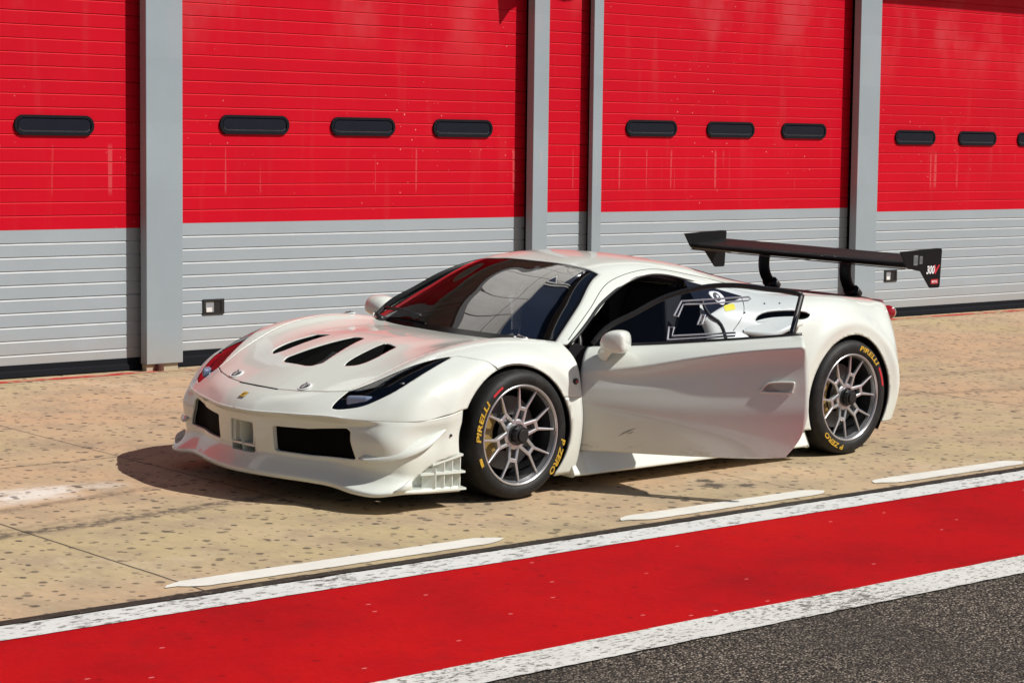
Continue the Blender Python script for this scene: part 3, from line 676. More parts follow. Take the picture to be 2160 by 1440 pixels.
# rolled lips round the wheel arches: the skin swells out just above the opening
def flare(V, c, amt=.020):
    V = np.array(V); r = np.hypot((V[:, 0]-c[0])/c[2], (V[:, 2]-c[1])/c[3]); d = (r-1)*c[2]
    m = (np.abs(V[:, 1]) > .6)*np.exp(-((d-.080)/.048)**2)*np.clip((V[:, 2]-.18)/.2, 0, 1)*np.clip((np.abs(V[:, 1])-.78)/.12, 0, 1)
    V[:, 1] += np.sign(V[:, 1])*amt*m; return V
FT = [(flare(v, ARCH_F, .014), f) for v, f in FT]; BT = [(flare(v, ARCH_F, .010), f) for v, f in BT]; LT = [(flare(v, ARCH_F, .008), f) for v, f in LT]
# --- bonnet with three vents
hood_parts = []; duct_w = []; duct_f = []
for V, F in FT:
    v, f = clip(V, F, pos(xw(HOOD), GAP))
    for P in (VENT_C, VENT_S): 
        w, fl = pocket(v, f, xw(P), (0.03, 0, -.075)); duct_w.append(w); duct_f.append(fl)
        v, f = clip(v, f, neg(xw(P)))
    hood_parts.append((v, f))
hood = cpart('bonnet', both(hood_parts), M['paint'], thick=.006)
cpart('vent_duct', both(duct_w+duct_f), M['matt'], False, parent=hood)
for (x, w, z, a) in ((-.520, .0, .635, .5),):
    b = MB(); b.prism([(-.66, .600), (-.52, .655), (-.50, .640), (-.64, .580)], 1, -.075, .075); b.prism([(-.60, .606), (-.47, .690), (-.46, .660), (-.58, .59)], 1, -.05, .0); b.build('duct_vane', M['vane'], hood)
# --- wings (front fenders)
for s, (V, F), (VL, FL) in zip((-1, 1), FT, LT):
    v, f = clip(V, F, neg(xw(HOOD), GAP)); v, f = clip(v, f, neg(xw(BUMP), GAP)); v, f = clip(v, f, neg(xw(HEAD), .001)); v, f = clip(v, f, arch(ARCH_F)); v, f = clip(v, f, dCUT)
    vl, fl = clip(VL, FL, arch(ARCH_F)); vl, fl = clip(vl, fl, dCUT)
    o = cpart('front_wing', both([(v, f), (vl, fl)]), M['paint'], thick=.012)
    b = MB(); b.ball((.385, s*.953, .585), (.020, .008, .017)); b.build('side_repeater', [M['black']], o, True)
    b = MB(); b.ball((.386, s*.958, .585), (.008, .006, .010)); b.build('repeater_lens', [M['red_lamp']], o, True)
# --- bumper: nose above the lip plus the face, intakes and splitter below it
INTAKE = [(.232,.372),(.440,.378),(.640,.400),(.664,.385),(.668,.340),(.700,.262),(.700,.250),(.440,.243),(.232,.246)]
NOSTRIL = [(-.2,.372),(.088,.372),(.094,.366),(.100,.218),(-.2,.218)]
LOUVRE = [(-.722,.124),(-.640,.190),(-.593,.223),(-.529,.252),(-.42,.270),(-.30,.274),(-.30,.112),(-.55,.114)]
front_only = lambda V: (V[:, 0] < -.80) & (np.abs(V[:, 1]) < .76)
def only(f, m): return lambda V: np.where(m(V), f(V), .5)
bp = []; gr_w = []; gr_f = []; no_w = []; no_f = []; lo_w = []; lo_f = []
for (V, F), (VB, FB), s in zip(FT, BT, (-1, 1)):
    v, f = clip(V, F, pos(xw(BUMP), GAP)); v, f = clip(v, f, neg(xw(HEAD), .001)); v, f = clip(v, f, arch(ARCH_F)); bp.append((v, f))
    v, f = clip(VB, FB, arch(ARCH_F))
    face = lambda V: (V[:, 0] < -.78) & (V[:, 2] > .2)
    w, fl = pocket(v, f, only(wz(INTAKE), face), lambda q: np.array([.022, 0, 0])); gr_w.append(w); gr_f.append(fl)
    w, fl = pocket(v, f, only(wz(NOSTRIL), face), lambda q: np.array([.085, 0, -.005])); no_w.append(w); no_f.append(fl)
    sidef = lambda V: (np.abs(V[:, 1]) > .87) & (V[:, 0] > -.75) & (V[:, 2] > .108)
    w, fl = pocket(v, f, only(xz(LOUVRE), sidef), lambda q: np.stack([0*q[:, 0]+.0, -np.sign(q[:, 1])*.055, 0*q[:, 0]], 1)); lo_w.append(w); lo_f.append(fl)
    v, f = clip(v, f, neg(only(wz(INTAKE), face))); v, f = clip(v, f, neg(only(wz(NOSTRIL), face))); v, f = clip(v, f, neg(only(xz(LOUVRE), sidef)))
    bp.append((v, f))
bumper = cpart('front_bumper', both(bp), M['paint'], thick=.010)
for g in gr_f: cpart('intake_grille', g, M['grille'], False, parent=bumper)
cpart('intake_frame', both(gr_w), M['paint'], False, parent=bumper)
cpart('nostril_duct', both(no_w), M['paint'], False, parent=bumper)
cpart('nostril_back', both(no_f), M['matt'], False, parent=bumper)
b = MB(); b.box(-1.035, -.90, -.096, .096, .246, .259); bevel(b.build('nostril_vane', M['paint'], bumper), .004)
b = MB(); b.prism([(-1.036,.3705),(-1.036,.2605),(-.99,.2605),(-.98,.30),(-.97,.3705)], 1, .068, .074); bevel(b.build('nostril_core', M['paint'], bumper), .003, 2)
b = MB(); b.prism([(-1.030,.094),(-.995,.050),(-.975,.018),(-.963,.018),(-.963,.094)], 2, .2605, .3705); b.build('nostril_wall', M['paint'], bumper)
b = MB(); b.box(-1.030, -.965, -.084, -.077, .2605, .3705); b.build('nostril_fin', M['paint'], bumper)
for g, h_ in zip(lo_f, lo_w): cpart('louvre_back', both([g, h_]), M['paint'], False, parent=bumper)
for s in (-1, 1):
    b = MB()
    def shelf(z0, z1, x0, x1, wa, wb, bow):
        n = 12; V = []
        for k in range(n+1):
            u = k/n; x = x0+(x1-x0)*u; wo_ = wa+(wb-wa)*u+bow*math.sin(math.pi*u)
            for (w, dz) in ((.83, .012), (wo_, 0.), (wo_, -.010), (.83, -.006)): V.append((x, s*w, z0+(z1-z0)*u+dz))
        F = []
        for k in range(n):
            for q in range(4):
                a, c = 4*k+q, 4*k+(q+1) % 4; F.append((a, c, c+4, a+4) if s < 0 else (a+4, c+4, c, a))
        F += [(0, 1, 2, 3), (4*n+3, 4*n+2, 4*n+1, 4*n)]; b.add(V, F)
    shelf(.112, .104, -.735, -.372, .925, .968, .004); shelf(.192, .190, -.640, -.382, .930, .970, .006); shelf(.236, .276, -.575, -.395, .945, .966, .0)
    b.build('louvre_shelf', M['paint'], bumper)
    for x, zt in ((-.605, .215), (-.550, .240), (-.497, .257), (-.446, .268)):
        b = MB(); b.prism([(x+.044, s*.952), (x+.048, s*.952), (x+.004, s*.898), (x, s*.898)], 2, .112, zt); b.build('louvre_fin', M['paint'], bumper)
    # canard
    inn = polyline([(-.880,s*.738,.268),(-.850,s*.765,.287),(-.735,s*.900,.335),(-.620,s*.930,.372),(-.50,s*.950,.410)], 18)
    out = polyline([(-.890,s*.755,.262),(-.845,s*.842,.262),(-.745,s*.935,.282),(-.640,s*.970,.326),(-.505,s*.955,.405)], 18)
    midp = (inn+out)/2+np.array([0, 0, -.002]); G = np.stack([inn, midp, out], 1)
    solid(cpart('canard', (G.reshape(-1, 3), grid_faces(18, 3, s > 0)), M['paint'], True, parent=bumper), .008)
    # upturned splitter tip
    q = [(-.815,s*.925,.108),(-.770,s*.955,.108),(-.715,s*.952,.106)]; t_ = [(-.815,s*.935,.122),(-.780,s*.972,.152),(-.728,s*.968,.178)]
    G = np.stack([polyline(q, 8), (polyline(q, 8)+polyline(t_, 8))/2+np.array([0, s*.006, 0]), polyline(t_, 8)], 1)
    solid(cpart('splitter_tip', (G.reshape(-1, 3), grid_faces(8, 3, s < 0)), M['paint'], True, parent=bumper), .008)
    b = MB(); b.tube([(-.470, s*.9515, .372), (-.470, s*.958, .372)], .007, 10); b.build('plug', M['black'], bumper)
b = MB(); b.box(-1.062, -1.018, -.021, .021, 0, .0015); g0 = len(b.F)
b.box(-1.059, -1.021, -.018, .018, .0016, .003); g1 = len(b.F)
HORSE = [(-.012,.006),(-.006,.010),(-.002,.004),(.004,.006),(.012,.002),(.008,-.002),(.012,-.008),(.006,-.006),(.002,-.002),(-.004,-.003),(-.008,-.010),(-.011,-.009),(-.007,-.001)]
b.prism([(p[0]-1.040, p[1]) for p in HORSE], 2, .0031, .0036)
bd = b.build('badge', [M['trim'], M['yellow'], M['black']], bumper); bd.data.polygons.foreach_set('material_index', [0]*g0+[1]*(g1-g0)+[2]*(len(b.F)-g1))
bd.matrix_local = Matrix.Translation((-1.034, 0, .5035)) @ Matrix.Rotation(-.50, 4, 'Y') @ Matrix.Translation((1.040, 0, 0))
# dark slot at the leading edge of the bonnet
b = MB(); b.tube([(-.944, -.16, .5415), (-.949, 0, .5425), (-.944, .16, .5415)], (.0035), 8); b.build('bonnet_slot', M['matt'], bumper)
# --- headlights
for s, (V, F) in zip((-1, 1), FT):
    (wv, wf), (dv, df) = pocket(V, F, xw(HEAD), lambda q: np.stack([.012+0*q[:, 0], 0*q[:, 0], -.045+0*q[:, 0]], 1))
    v, f = clip(V, F, xw(HEAD))
    h = cpart('headlight', both([(wv, wf), (dv, df)]), M['black'], False)
    cpart('lens', (v-normals(v, f)*.002, f), M['lens'], True, parent=h)
    b = MB(); b.prism([(p[0], s*p[1]) for p in ((-.865,.612),(-.835,.600),(-.765,.640),(-.715,.690),(-.735,.722),(-.800,.690))], 2, .500, .556); bevel(b.build('lamp_unit', M['lamp'], h), .012, 3)
    b = MB(); b.ball((-.610, s*.765, .618), (.040, .012, .008)); b.ball((-.675, s*.738, .585), (.020, .016, .012)); b.build('daytime_lamp', M['alu_dark'], h, True)
# --- bonnet pins
for x, w in ((-.872, .290), (.205, .715)):
    for s in (-1, 1):
        i = np.argmin((GF[..., 0]-x)**2+(GF[..., 1]-w)**2); p = GF.reshape(-1, 3)[i]
        nrm = Vector((-.42, 0, 1)).normalized() if x < 0 else Vector((0, s*.1, 1)).normalized()
        b = MB(); b.tube([(0, 0, 0), (0, 0, .004)], .037, 20); g0 = len(b.F); b.tube([(0, 0, .004), (0, 0, .007)], .026, 16); g1 = len(b.F)
        b.box(-.024, .024, -.004, .004, .0071, .012); b.tube([(.016, 0, .004), (.016, 0, .016)], .007, 10)
        o = b.build('bonnet_pin', [M['white_print'], M['black'], M['alu']], hood if x < 0 else car); o.data.polygons.foreach_set('material_index', [0]*g0+[1]*(g1-g0)+[2]*(len(b.F)-g1))
        o.matrix_local = Matrix.Translation((p[0], s*p[1], p[2]+.001)) @ nrm.to_track_quat('Z', 'X').to_matrix().to_4x4()
# --- cabin skin: windscreen, roof with pillars, engine cover
cells = {'glass': [], 'frit': [], 'roof': [], 'cover': [], 'deck': []}
for s in (-1, 1):
    V, F = emit(GC, s); nv = GC.shape[1]; pick = {k: [] for k in cells}
    for f in F:
        a = min(f); i, j = divmod(a, nv); su, sv = suC[i]+.01, svC[j]+.01
        if su < 2 and sv < 2: k = 'frit' if (sv > 1.87 or su < .12 or su > 1.94) else 'glass'
        elif 4.25 < su < 7.2 and sv < 1.85: k = 'cover'
        elif su >= 7.2 and sv < 2.3: k = 'deck'
        else: k = 'roof'
        pick[k].append(f)
    for k in cells: cells[k].append(compact(V, pick[k]))
roof = cpart('roof', both(cells['roof']), M['paint'], thick=.010)
gl = both(cells['glass']); fr_ = both(cells['frit'])
ws = cpart('windscreen', gl, M['glass'])
cpart('screen_border', fr_, M['frit'], True, parent=ws)
cpart('engine_cover', both(cells['cover']), M['dark_glass'], thick=.008)
cpart('rear_deck', both(cells['deck']), M['carbon'], thick=.008)
i0 = int(np.argmin(np.abs(svC-2.52))); i1 = int(np.argmin(np.abs(suC-5.0)))
for s in (-1, 1): b = MB(); b.tube([(p[0], s*p[1], p[2]-.0005) for p in GC[2:i1:2, i0]], .0022, 6); b.build('roof_seam', M['matt'], roof)
b = MB(); b.tube([(.345, .60, .775), (.365, .66, .79), (.42, .66, .825)], .014, 8); b.tube([(.42, .66, .825), (.41, .52, .830), (.385, .30, .812)], .010, 8); b.ball((.345, .60, .77), .024); b.build('wiper', M['black'], car, True)
# --- rear quarters
QWIN = [(1.50,1.075),(1.60,1.038),(1.72,1.008),(1.84,.979),(1.966,.945),(1.86,.920),(1.74,.889),(1.625,.857),(1.50,.82)]
IN_UP = smooth_poly([(1.925,.806),(1.950,.838),(2.03,.864),(2.20,.870),(2.31,.852),(2.27,.822),(2.15,.818),(2.05,.818)], 5, (0,))
IN_LO = smooth_poly([(1.835,.757),(1.90,.768),(2.04,.780),(2.16,.775),(2.16,.720),(2.04,.700),(1.90,.705)], 5, (0,))
EDGE = [(1.4,1.2),(1.585,1.2),(1.60,1.0),(1.628,.855),(1.68,.81),(1.70,.72),(1.69,.50),(1.66,.36),(1.56,.235),(1.40,.20)]
for s in (-1, 1):
    V, F = emit(GQ, s); V = flare(V, ARCH_R)
    v, f = clip(V, F, arch(ARCH_R)); v, f = clip(v, f, neg(xz(EDGE)))
    up_w, up_f = pocket(v, f, xz(IN_UP), (0.02, -s*.07, 0)); lo_w2, lo_f2 = pocket(v, f, xz(IN_LO), (0.02, -s*.09, 0))
    for P in (QWIN, IN_UP, IN_LO): v, f = clip(v, f, neg(xz(P)))
    q = cpart('rear_wing', (v, f), M['paint'], thick=.012); q.name = 'rear_fender'
    cpart('intake_duct', both([up_w, up_f, lo_w2, lo_f2]), M['matt'], False, parent=q)
    gv, gf = clip(V, F, xz(QWIN)); cpart('quarter_window', (gv, gf), M['dark_glass'], True, parent=q)
    pv, pf = decal(V, F, xz(smooth_poly([(1.715,.972),(1.79,.972),(1.815,.945),(1.80,.915),(1.765,.902),(1.735,.93)], 4)), .004); cpart('filler_plate', (pv, pf), M['white_print'], True, parent=q, thick=.003)
    rv_, rf = decal(V, F, lambda X: np.hypot((X[:, 0]-1.762)/1.0, (X[:, 2]-.945)/1.0)-.024, .007); cpart('filler_neck', (rv_, rf), M['black'], True, parent=q)
    rv_, rf = decal(V, F, lambda X: np.hypot((X[:, 0]-1.762)/1.0, (X[:, 2]-.943)/1.0)-.011, .012); cpart('filler_cap', (rv_, rf), M['alu'], True, parent=q)
    yv, yf = decal(V, F, xz([(1.760,.868),(1.842,.880),(1.856,.910),(1.774,.900)]), .0015); cpart('yellow_sticker', (yv, yf), M['lemon'], True, parent=q)
    bl = []
    for x, wi, zi, wo_, zo in ((1.835,.812,.767,.826,.763),(1.885,.814,.797,.858,.753),(1.94,.822,.815,.896,.746),(1.99,.834,.826,.930,.743),(2.05,.848,.833,.948,.764),(2.12,.868,.836,.956,.788),(2.20,.892,.836,.952,.800)):
        bl.append([(x, s*wi, zi), (x, s*wo_, zo+.006), (x, s*(wo_-.001), zo-.012), (x, s*wi, zo-.030)])
    G = np.array(bl); G2, _, _ = net(G, .012, .02, cv=(1, 2)); cpart('intake_blade', (G2.reshape(-1, 3), grid_faces(G2.shape[0], G2.shape[1], s > 0)), M['paint'], True, parent=q)
    # tail: from the quarter's last column across to the centre line
    E = GQ[-1]; T = np.stack([E, E*[1, .8, 1]+[.075, 0, 0], E*[1, .4, 1]+[.105, 0, 0], E*[1, 0, 1]+[.115, 0, 0]])
    T[:, :, 1] *= s; cpart('tail_panel', (T.reshape(-1, 3), grid_faces(4, T.shape[1], s > 0)), M['carbon'], True, parent=car)
    b = MB(); b.tube([(3.265, s*.735, .798), (3.335, s*.700, .795)], [(.045, .045), (.040, .040)], 20); b.ball((3.335, s*.70, .795), (.012, .040, .040)); b.build('tail_light', M['red_lamp'], car, True)
    def on_skin(x, z):
        P_ = GQ.reshape(-1, 3); dd = (P_[:, 0]-x)**2+(P_[:, 2]-z)**2; k = np.argsort(dd)[:4]; w_ = 1/(dd[k]+1e-7)
        return (x, s*float((P_[k, 1]*w_).sum()/w_.sum()), z)
    b = MB(); b.tube([on_skin(x, z) for x, z in polyline([(1.945,.938),(1.925,.912),(1.86,.840),(1.775,.765)], 14)], .0020, 6); b.build('panel_seam', M['matt'], q)
    for x, z in ((1.885,.860),(2.06,.905),(2.16,.905)):
        b = MB(); p_ = on_skin(x, z); b.ball(p_, (.007, .004, .007), 10, 6); b.build('fastener', M['alu_dark'], q, True)
    J0 = [(1.612,.720,.920),(1.628,.746,.857),(1.680,.774,.815),(1.705,.810,.715),(1.695,.838,.50),(1.66,.848,.36)]
    G = np.stack([polyline([(x, s*w, z) for x, w, z in J0], 24), polyline([(x-.105, s*(w-.050), z) for x, w, z in J0], 24)], 1)
    solid(cpart('door_jamb', (G.reshape(-1, 3), grid_faces(24, 2, s < 0)), M['paint'], True, parent=q), .004)
# --- sills
for s in (-1, 1):
    prof = [(.90, .205), (.955, .098), (.958, .086), (.945, .080), (.70, .085), (.70, .19)]
    b = MB(); V = []
    xs = [.40, .50, .60, 1.2, 1.9, 2.20, 2.275]; ex = [-.012, .0, .0, .0, .0, .010, .012]
    for x, e in zip(xs, ex): V += [(x, s*(w+e), z) for w, z in prof]
    n = len(prof); F = []
    for i in range(len(xs)-1):
        for k in range(n):
            a, c = i*n+k, i*n+(k+1) % n; F.append((a, a+n, c+n, c) if s > 0 else (c, c+n, a+n, a))
    F += [tuple(range(n)), tuple(range((len(xs)-1)*n, len(xs)*n))[::-1]]
    b.add(V, F); bevel(b.build('sill', M['paint'], car), .006)
b = MB(); b.box(-.60, 3.15, -.55, .55, .10, .30); b.box(-.84, -.45, -.50, .50, .125, .20); b.box(.42, 2.2, -.70, .70, .085, .16); b.box(1.62, 3.2, -.66, .66, .25, .62); b.box(1.66, 1.70, -.64, .64, .3, .98)
b.box(-.45, .42, -.52, .52, .2, .62); b.build('chassis', M['dark'], car)
# wheel housings
for (cx, cz, rx, rz) in (ARCH_F, ARCH_R):
    for s in (-1, 1):
        n = 40; V = []; F = []
        for k in range(n+1):
            a = R(-35+250*k/n)
            for w in (.935, .56): V.append((cx+(rx+.006)*math.cos(a), s*w, cz+(rz+.006)*math.sin(a)))
        for k in range(n): F.append((2*k, 2*k+1, 2*k+3, 2*k+2))
        V += [(cx+(rx+.006)*math.cos(R(-35+250*k/n)), s*.56, cz+(rz+.006)*math.sin(R(-35+250*k/n))) for k in range(n+1)]
        F.append(tuple(range(2*n+2, 3*n+3))); mesh_obj('wheel_housing', V, F, M['matt'], car)
# --- cabin interior
b = MB(); b.box(.30, .62, -.70, .70, .55, .735); b.prism([(.42,.735),(.72,.735),(.74,.66),(.42,.62)], 1, -.68, .68); bevel(b.build('dashboard', M['dark'], car), .03)
b = MB(); b.tube([(.62, -.36, .70), (.80, -.36, .66)], .03, 10); g = MB()
g.V, g.F = b.V, b.F
ringV = MB(); ringV.revolve([(.165+.016*math.cos(a), .016*math.sin(a)) for a in [2*math.pi*k/8 for k in range(8)]], 28)
T = Matrix.Translation((.82, -.36, .66)) @ Matrix.Rotation(R(90), 4, 'Z') @ Matrix.Rotation(R(18), 4, 'X')
b.add([tuple(T @ Vector(v)) for v in ringV.V], ringV.F); b.build('steering_wheel', M['black'], car, True)
for s in (-1, 1):
    b = MB(); b.prism([(1.02,.20),(1.50,.16),(1.56,.30),(1.70,.84),(1.66,1.00),(1.58,.99),(1.50,.80),(1.40,.36),(1.04,.32)], 1, s*.36-.20, s*.36+.20)
    b.prism([(1.46,.62),(1.52,.62),(1.66,.98),(1.42,.96)], 1, s*.36-.23, s*.36-.201); b.prism([(1.46,.62),(1.52,.62),(1.66,.98),(1.42,.96)], 1, s*.36+.201, s*.36+.23)
    bevel(b.build('race_seat', M['seat'], car), .02)
b = MB()
for s in (-1, 1):
    b.tube([(.58, s*.66, .30), (.60, s*.66, .80), (.98, s*.50, 1.04), (1.35, s*.50, 1.085), (1.62, s*.52, 1.03), (1.62, s*.56, .30)], .019, 10)
    b.tube([(1.62, s*.52, 1.02), (1.62, -s*.5, .5)], .017, 8); b.tube([(.70, s*.66, .34), (1.62, s*.60, .62)], .017, 8)
b.tube([(.98, -.50, 1.04), (.98, .50, 1.04)], .019, 10); b.tube([(1.35, -.5, 1.085), (1.35, .5, 1.085)], .019, 10); b.tube([(1.62, -.52, 1.03), (1.62, .52, 1.03)], .019, 10)
b.build('roll_cage', M['steel'], car, True)
# black rubber seal around the door opening
for s in (-1, 1):
    P = [(.470, s*.803, .752)]+[(.53, s*.796, .790), (.69, s*.735, .872), (.81, s*.682, .935), (.95, s*.632, .990), (1.08, s*.592, 1.032), (1.20, s*.572, 1.064), (1.33, s*.562, 1.078), (1.52, s*.570, 1.062), (1.64, s*.588, 1.032), (1.80, s*.618, .998), (1.98, s*.648, .952)]
    b = MB(); b.tube(polyline(P, 40), .009, 8); b.build('door_seal', M['black'], car, True)
    b = MB(); b.tube(polyline([(1.60, s*.70, .95), (1.625, s*.748, .857), (1.68, s*.776, .815), (1.705, s*.812, .715), (1.695, s*.840, .50), (1.66, s*.85, .36), (1.56, s*.86, .22)], 30), .010, 8); b.build('pillar_seal', M['black'], car, True)
    b = MB(); b.prism([(.45,.30),(.52,.30),(.60,.74),(.50,.76),(.45,.70)], 1, s*.80, s*.70); b.build('hinge_pillar', M['dark'], car)
# --- doors
FRAME = [(.470,.802,.762),(.530,.752,.842),(.665,.687,.926),(.801,.622,1.008),(.920,.588,1.052),(1.042,.566,1.080),(1.193,.559,1.090),(1.346,.566,1.081),(1.46,.574,1.073),(1.530,.580,1.062)]
BELTG = [(1.530,.580,1.062),(1.512,.738,.862)]
def make_door(s):
    H = Vector((.46, s*.93, 0)); off = np.array([.46, .93, 0])
    loc = lambda P: [((p[0]-.46), s*(p[1]-.93), p[2]) for p in P]
    V, F = emit(GD-off, s); d = mesh_obj('door', V, F, M['door_paint'], car, True); solid(d, .012); d.location = H
    d.rotation_euler = (0, 0, -R(60) if s < 0 else 0)
    G2 = GD-off; G2 = G2[2:-2, 2:-2]-np.array([0, .055, 0]); V2, F2 = emit(G2, s, True); mesh_obj('door_card', V2, F2, M['dark'], d, True)
    b = MB(); b.tube(loc(polyline(FRAME, 40)), [(.015, .012)]*40, 10); b.tube(loc(polyline(BELTG, 12)), [(.017, .012)]*12, 10)
    b.tube(loc(polyline([(.50,.792,.754),(.75,.792,.776),(1.05,.786,.808),(1.35,.775,.844),(1.57,.760,.873)], 20)), .009, 8); b.build('window_frame', M['black'], d, True)
    top = polyline(FRAME, 40); x = top[:, 0]; bz = np.interp(x, [.50,.75,1.05,1.35,1.56], [.754,.776,.808,.844,.872]); bw = np.interp(x, [.50,.75,1.05,1.35,1.56], [.792,.792,.786,.775,.760])
    G = np.stack([top, np.stack([x, bw, bz], 1)], 1); v, f = np.array(loc(G.reshape(-1, 3))), grid_faces(40, 2, s > 0)
    mesh_obj('window', v, f, M['sheet'] if s < 0 else M['dark_glass'], d, True)
    def on_glass(P, o): return loc([(px, .80-.78*(pz-.78)+o, pz) for px, pz in P])
    RAIL = [[(.903,.998),(.879,.925),(.901,.922),(.916,.982),(1.039,.992),(1.189,1.012),(1.255,1.020),(1.266,1.030),(1.256,1.038),(.903,.998)],
            [(.870,.806),(.864,.869),(.892,.868),(.890,.826),(1.220,.860),(1.221,.845),(.870,.806)], [(1.023,.936),(1.044,.937),(1.037,.892),(1.013,.887),(1.023,.936)]]
    for P in RAIL:
        b = MB(); b.tube(on_glass(P, .006), .0048, 6); b.build('window_rail', M['rail'], d)
    b = MB(); q = on_glass([(.917,.978),(1.002,.986),(1.026,.896),(1.016,.835),(.896,.819)], -.004); b.add(q, [tuple(range(5))]); b.build('vent_hatch', M['matt'], d)
    if s < 0:
        b = MB(); b.tube([(p[0]-.46, s*(.9425-.93), p[1]) for p in ((.665,.306),(.69,.322),(.725,.340),(.755,.353))], [.0008, .0016, .0014, .0006], 5); b.tube([(p[0]-.46, s*(.9425-.93), p[1]) for p in ((.705,.322),(.73,.326),(.745,.334))], [.0006, .0012, .0005], 5); b.build('scuff_mark', M['black'], d)
    # mirror
    prof = [(.556,.795),(.572,.832),(.605,.856),(.650,.865),(.690,.862),(.706,.846),(.709,.790),(.703,.752),(.680,.738),(.630,.738),(.585,.745),(.560,.765)]
    c = np.mean(prof, 0); V = []; n = len(prof); F = []
    secs = [(.855,.55,-.02),(.872,.80,-.012),(.905,.95,-.004),(.955,1.0,0.),(1.005,.97,.002),(1.035,.86,.004),(1.050,.62,.006)]
    for w, k, dz in secs: V += [(c[0]+(p[0]-c[0])*k+(1-k)*.03, w, c[1]+(p[1]-c[1])*k+dz) for p in prof]
    for i in range(len(secs)-1):
        for q in range(n): a, e = i*n+q, i*n+(q+1) % n; F.append((a, e, e+n, a+n))
    F += [tuple(range(n))[::-1], tuple(range((len(secs)-1)*n, len(secs)*n))]
    if s < 0: F = [f[::-1] for f in F]
    b = MB(); b.add(loc(V), F)
    b.tube(loc([(.545,.885,.700),(.560,.915,.728),(.590,.935,.760),(.625,.945,.79)]), [(.022,.040),(.019,.034),(.018,.032),(.02,.034)], 14)
    m = b.build('mirror', M['paint'], d, True); sb = m.modifiers.new('sub', 'SUBSURF'); sb.levels = sb.render_levels = 1
    # handle: recess with bright rim
    hp = smooth_poly([(1.400,.584),(1.408,.600),(1.443,.632),(1.556,.643),(1.569,.633),(1.561,.600),(1.545,.588)], 5)
    Vd, Fd = emit(GD-off, s); sdh = sd_poly(hp-np.array([.46, 0])); f1 = lambda X: sdh(X[:, [0, 2]])
    b = MB(); b.tube([(q[0]-.46, s*(.9245-.93+.004), q[1]) for q in list(hp)+[hp[0]]], .0055, 6); b.build('handle_rim', M['paint'], d, True)
    v, f = decal(Vd, Fd, pos(f1, .006), .0015); mesh_obj('door_handle', v, f, M['handle'], d, True)
    return d
dl = make_door(-1); dl['label'] = 'open left door with black window frame and a sliding vent'
make_door(1)
# --- rear wing (aerofoil)
ep = [(3.163,1.183),(3.52,1.197),(3.570,1.196),(3.580,1.186),(3.572,.962),(3.562,.952),(3.480,.952),(3.466,.962),(3.375,1.058),(3.252,1.078),(3.225,1.096)]
WIN = empty('tmp')
foil = []
N = 26; base = np.array([3.225, 1.100])
for k in range(N):
    u = 2*math.pi*k/N; cx_ = .5-.5*math.cos(u); th_ = .075*(1.48*math.sqrt(max(cx_, 0))-.63*cx_-1.76*cx_**2+1.42*cx_**3-.5*cx_**4)*2.2
    zz = (th_ if u < math.pi else -th_)-.05*math.sin(math.pi*cx_)
    X = cx_*.305; Z = zz*.305; a = R(8.5); foil.append((base[0]+X*math.cos(a)-Z*math.sin(a), base[1]+X*math.sin(a)+Z*math.cos(a)))
b = MB(); b.prism(foil, 1, -.880, .880); aer = b.build('rear_aerofoil', M['carbon'], car, True)
bpy.data.objects.remove(WIN)
sm = aer.modifiers.new('edge', 'EDGE_SPLIT'); sm.split_angle = R(50)
b = MB(); b.box(3.222, 3.238, -.878, .878, 1.074, 1.079); b.build('edge_highlight', M['alu_dark'], aer)  # narrow metal strip along the leading edge, stands in for a highlight streak
for s in (-1, 1):
    b = MB(); b.prism(ep, 1, s*.881, s*.891); e = bevel(b.build('endplate', M['carbon'], aer), .002)
    for cx_ in (3.315, 3.368):
        b = MB(); b.prism([(p[0], p[1]) for p in stadium(cx_, 1.128, .016, .060 if cx_ < 3.33 else .046)], 1, s*.8911, s*.893); b.build('slot', M['trim'], e)
    def lettering(txt, h, x0, z0, mat, shear, bold, width, name):
        V, F = text_mesh(txt, h, shear, bold, width)
        P = [(x0+p[0], s*.8945, z0+p[1]) if s < 0 else (x0+width-p[0]+.0, s*.8945, z0+p[1]) for p in V]
        mesh_obj(name, P, F, mat, e)
    lettering('300', .052, 3.425, 1.040, M['white_print'], .25, .03, .085, 'lettering')
    lettering('V', .056, 3.502, 1.038, M['red_print'], .30, .04, .058, 'lettering')
    b = MB(); b.box(3.478, 3.548, min(s*.8911, s*.8925), max(s*.8911, s*.8925), .978, 1.006); b.build('red_label', M['red_print'], e)
    lettering('MOTUL', .014, 3.485, .985, M['white_print'], 0, .02, .056, 'lettering')
    # swan neck stand
    path = polyline([(3.375, s*.335, 1.115), (3.345, s*.335, 1.075), (3.338, s*.335, 1.020), (3.352, s*.335, .960), (3.395, s*.335, .905), (3.440, s*.335, .875)], 20)
    b = MB(); b.tube(path, [(.012, .036)]*20, 12); b.tube([(3.400, s*.335-.022, .905), (3.445, s*.335-.022, .868)], .034, 14); b.tube([(3.400, s*.335+.022, .905), (3.445, s*.335+.022, .868)], .034, 14); b.build('wing_stand', M['black'], aer, True)
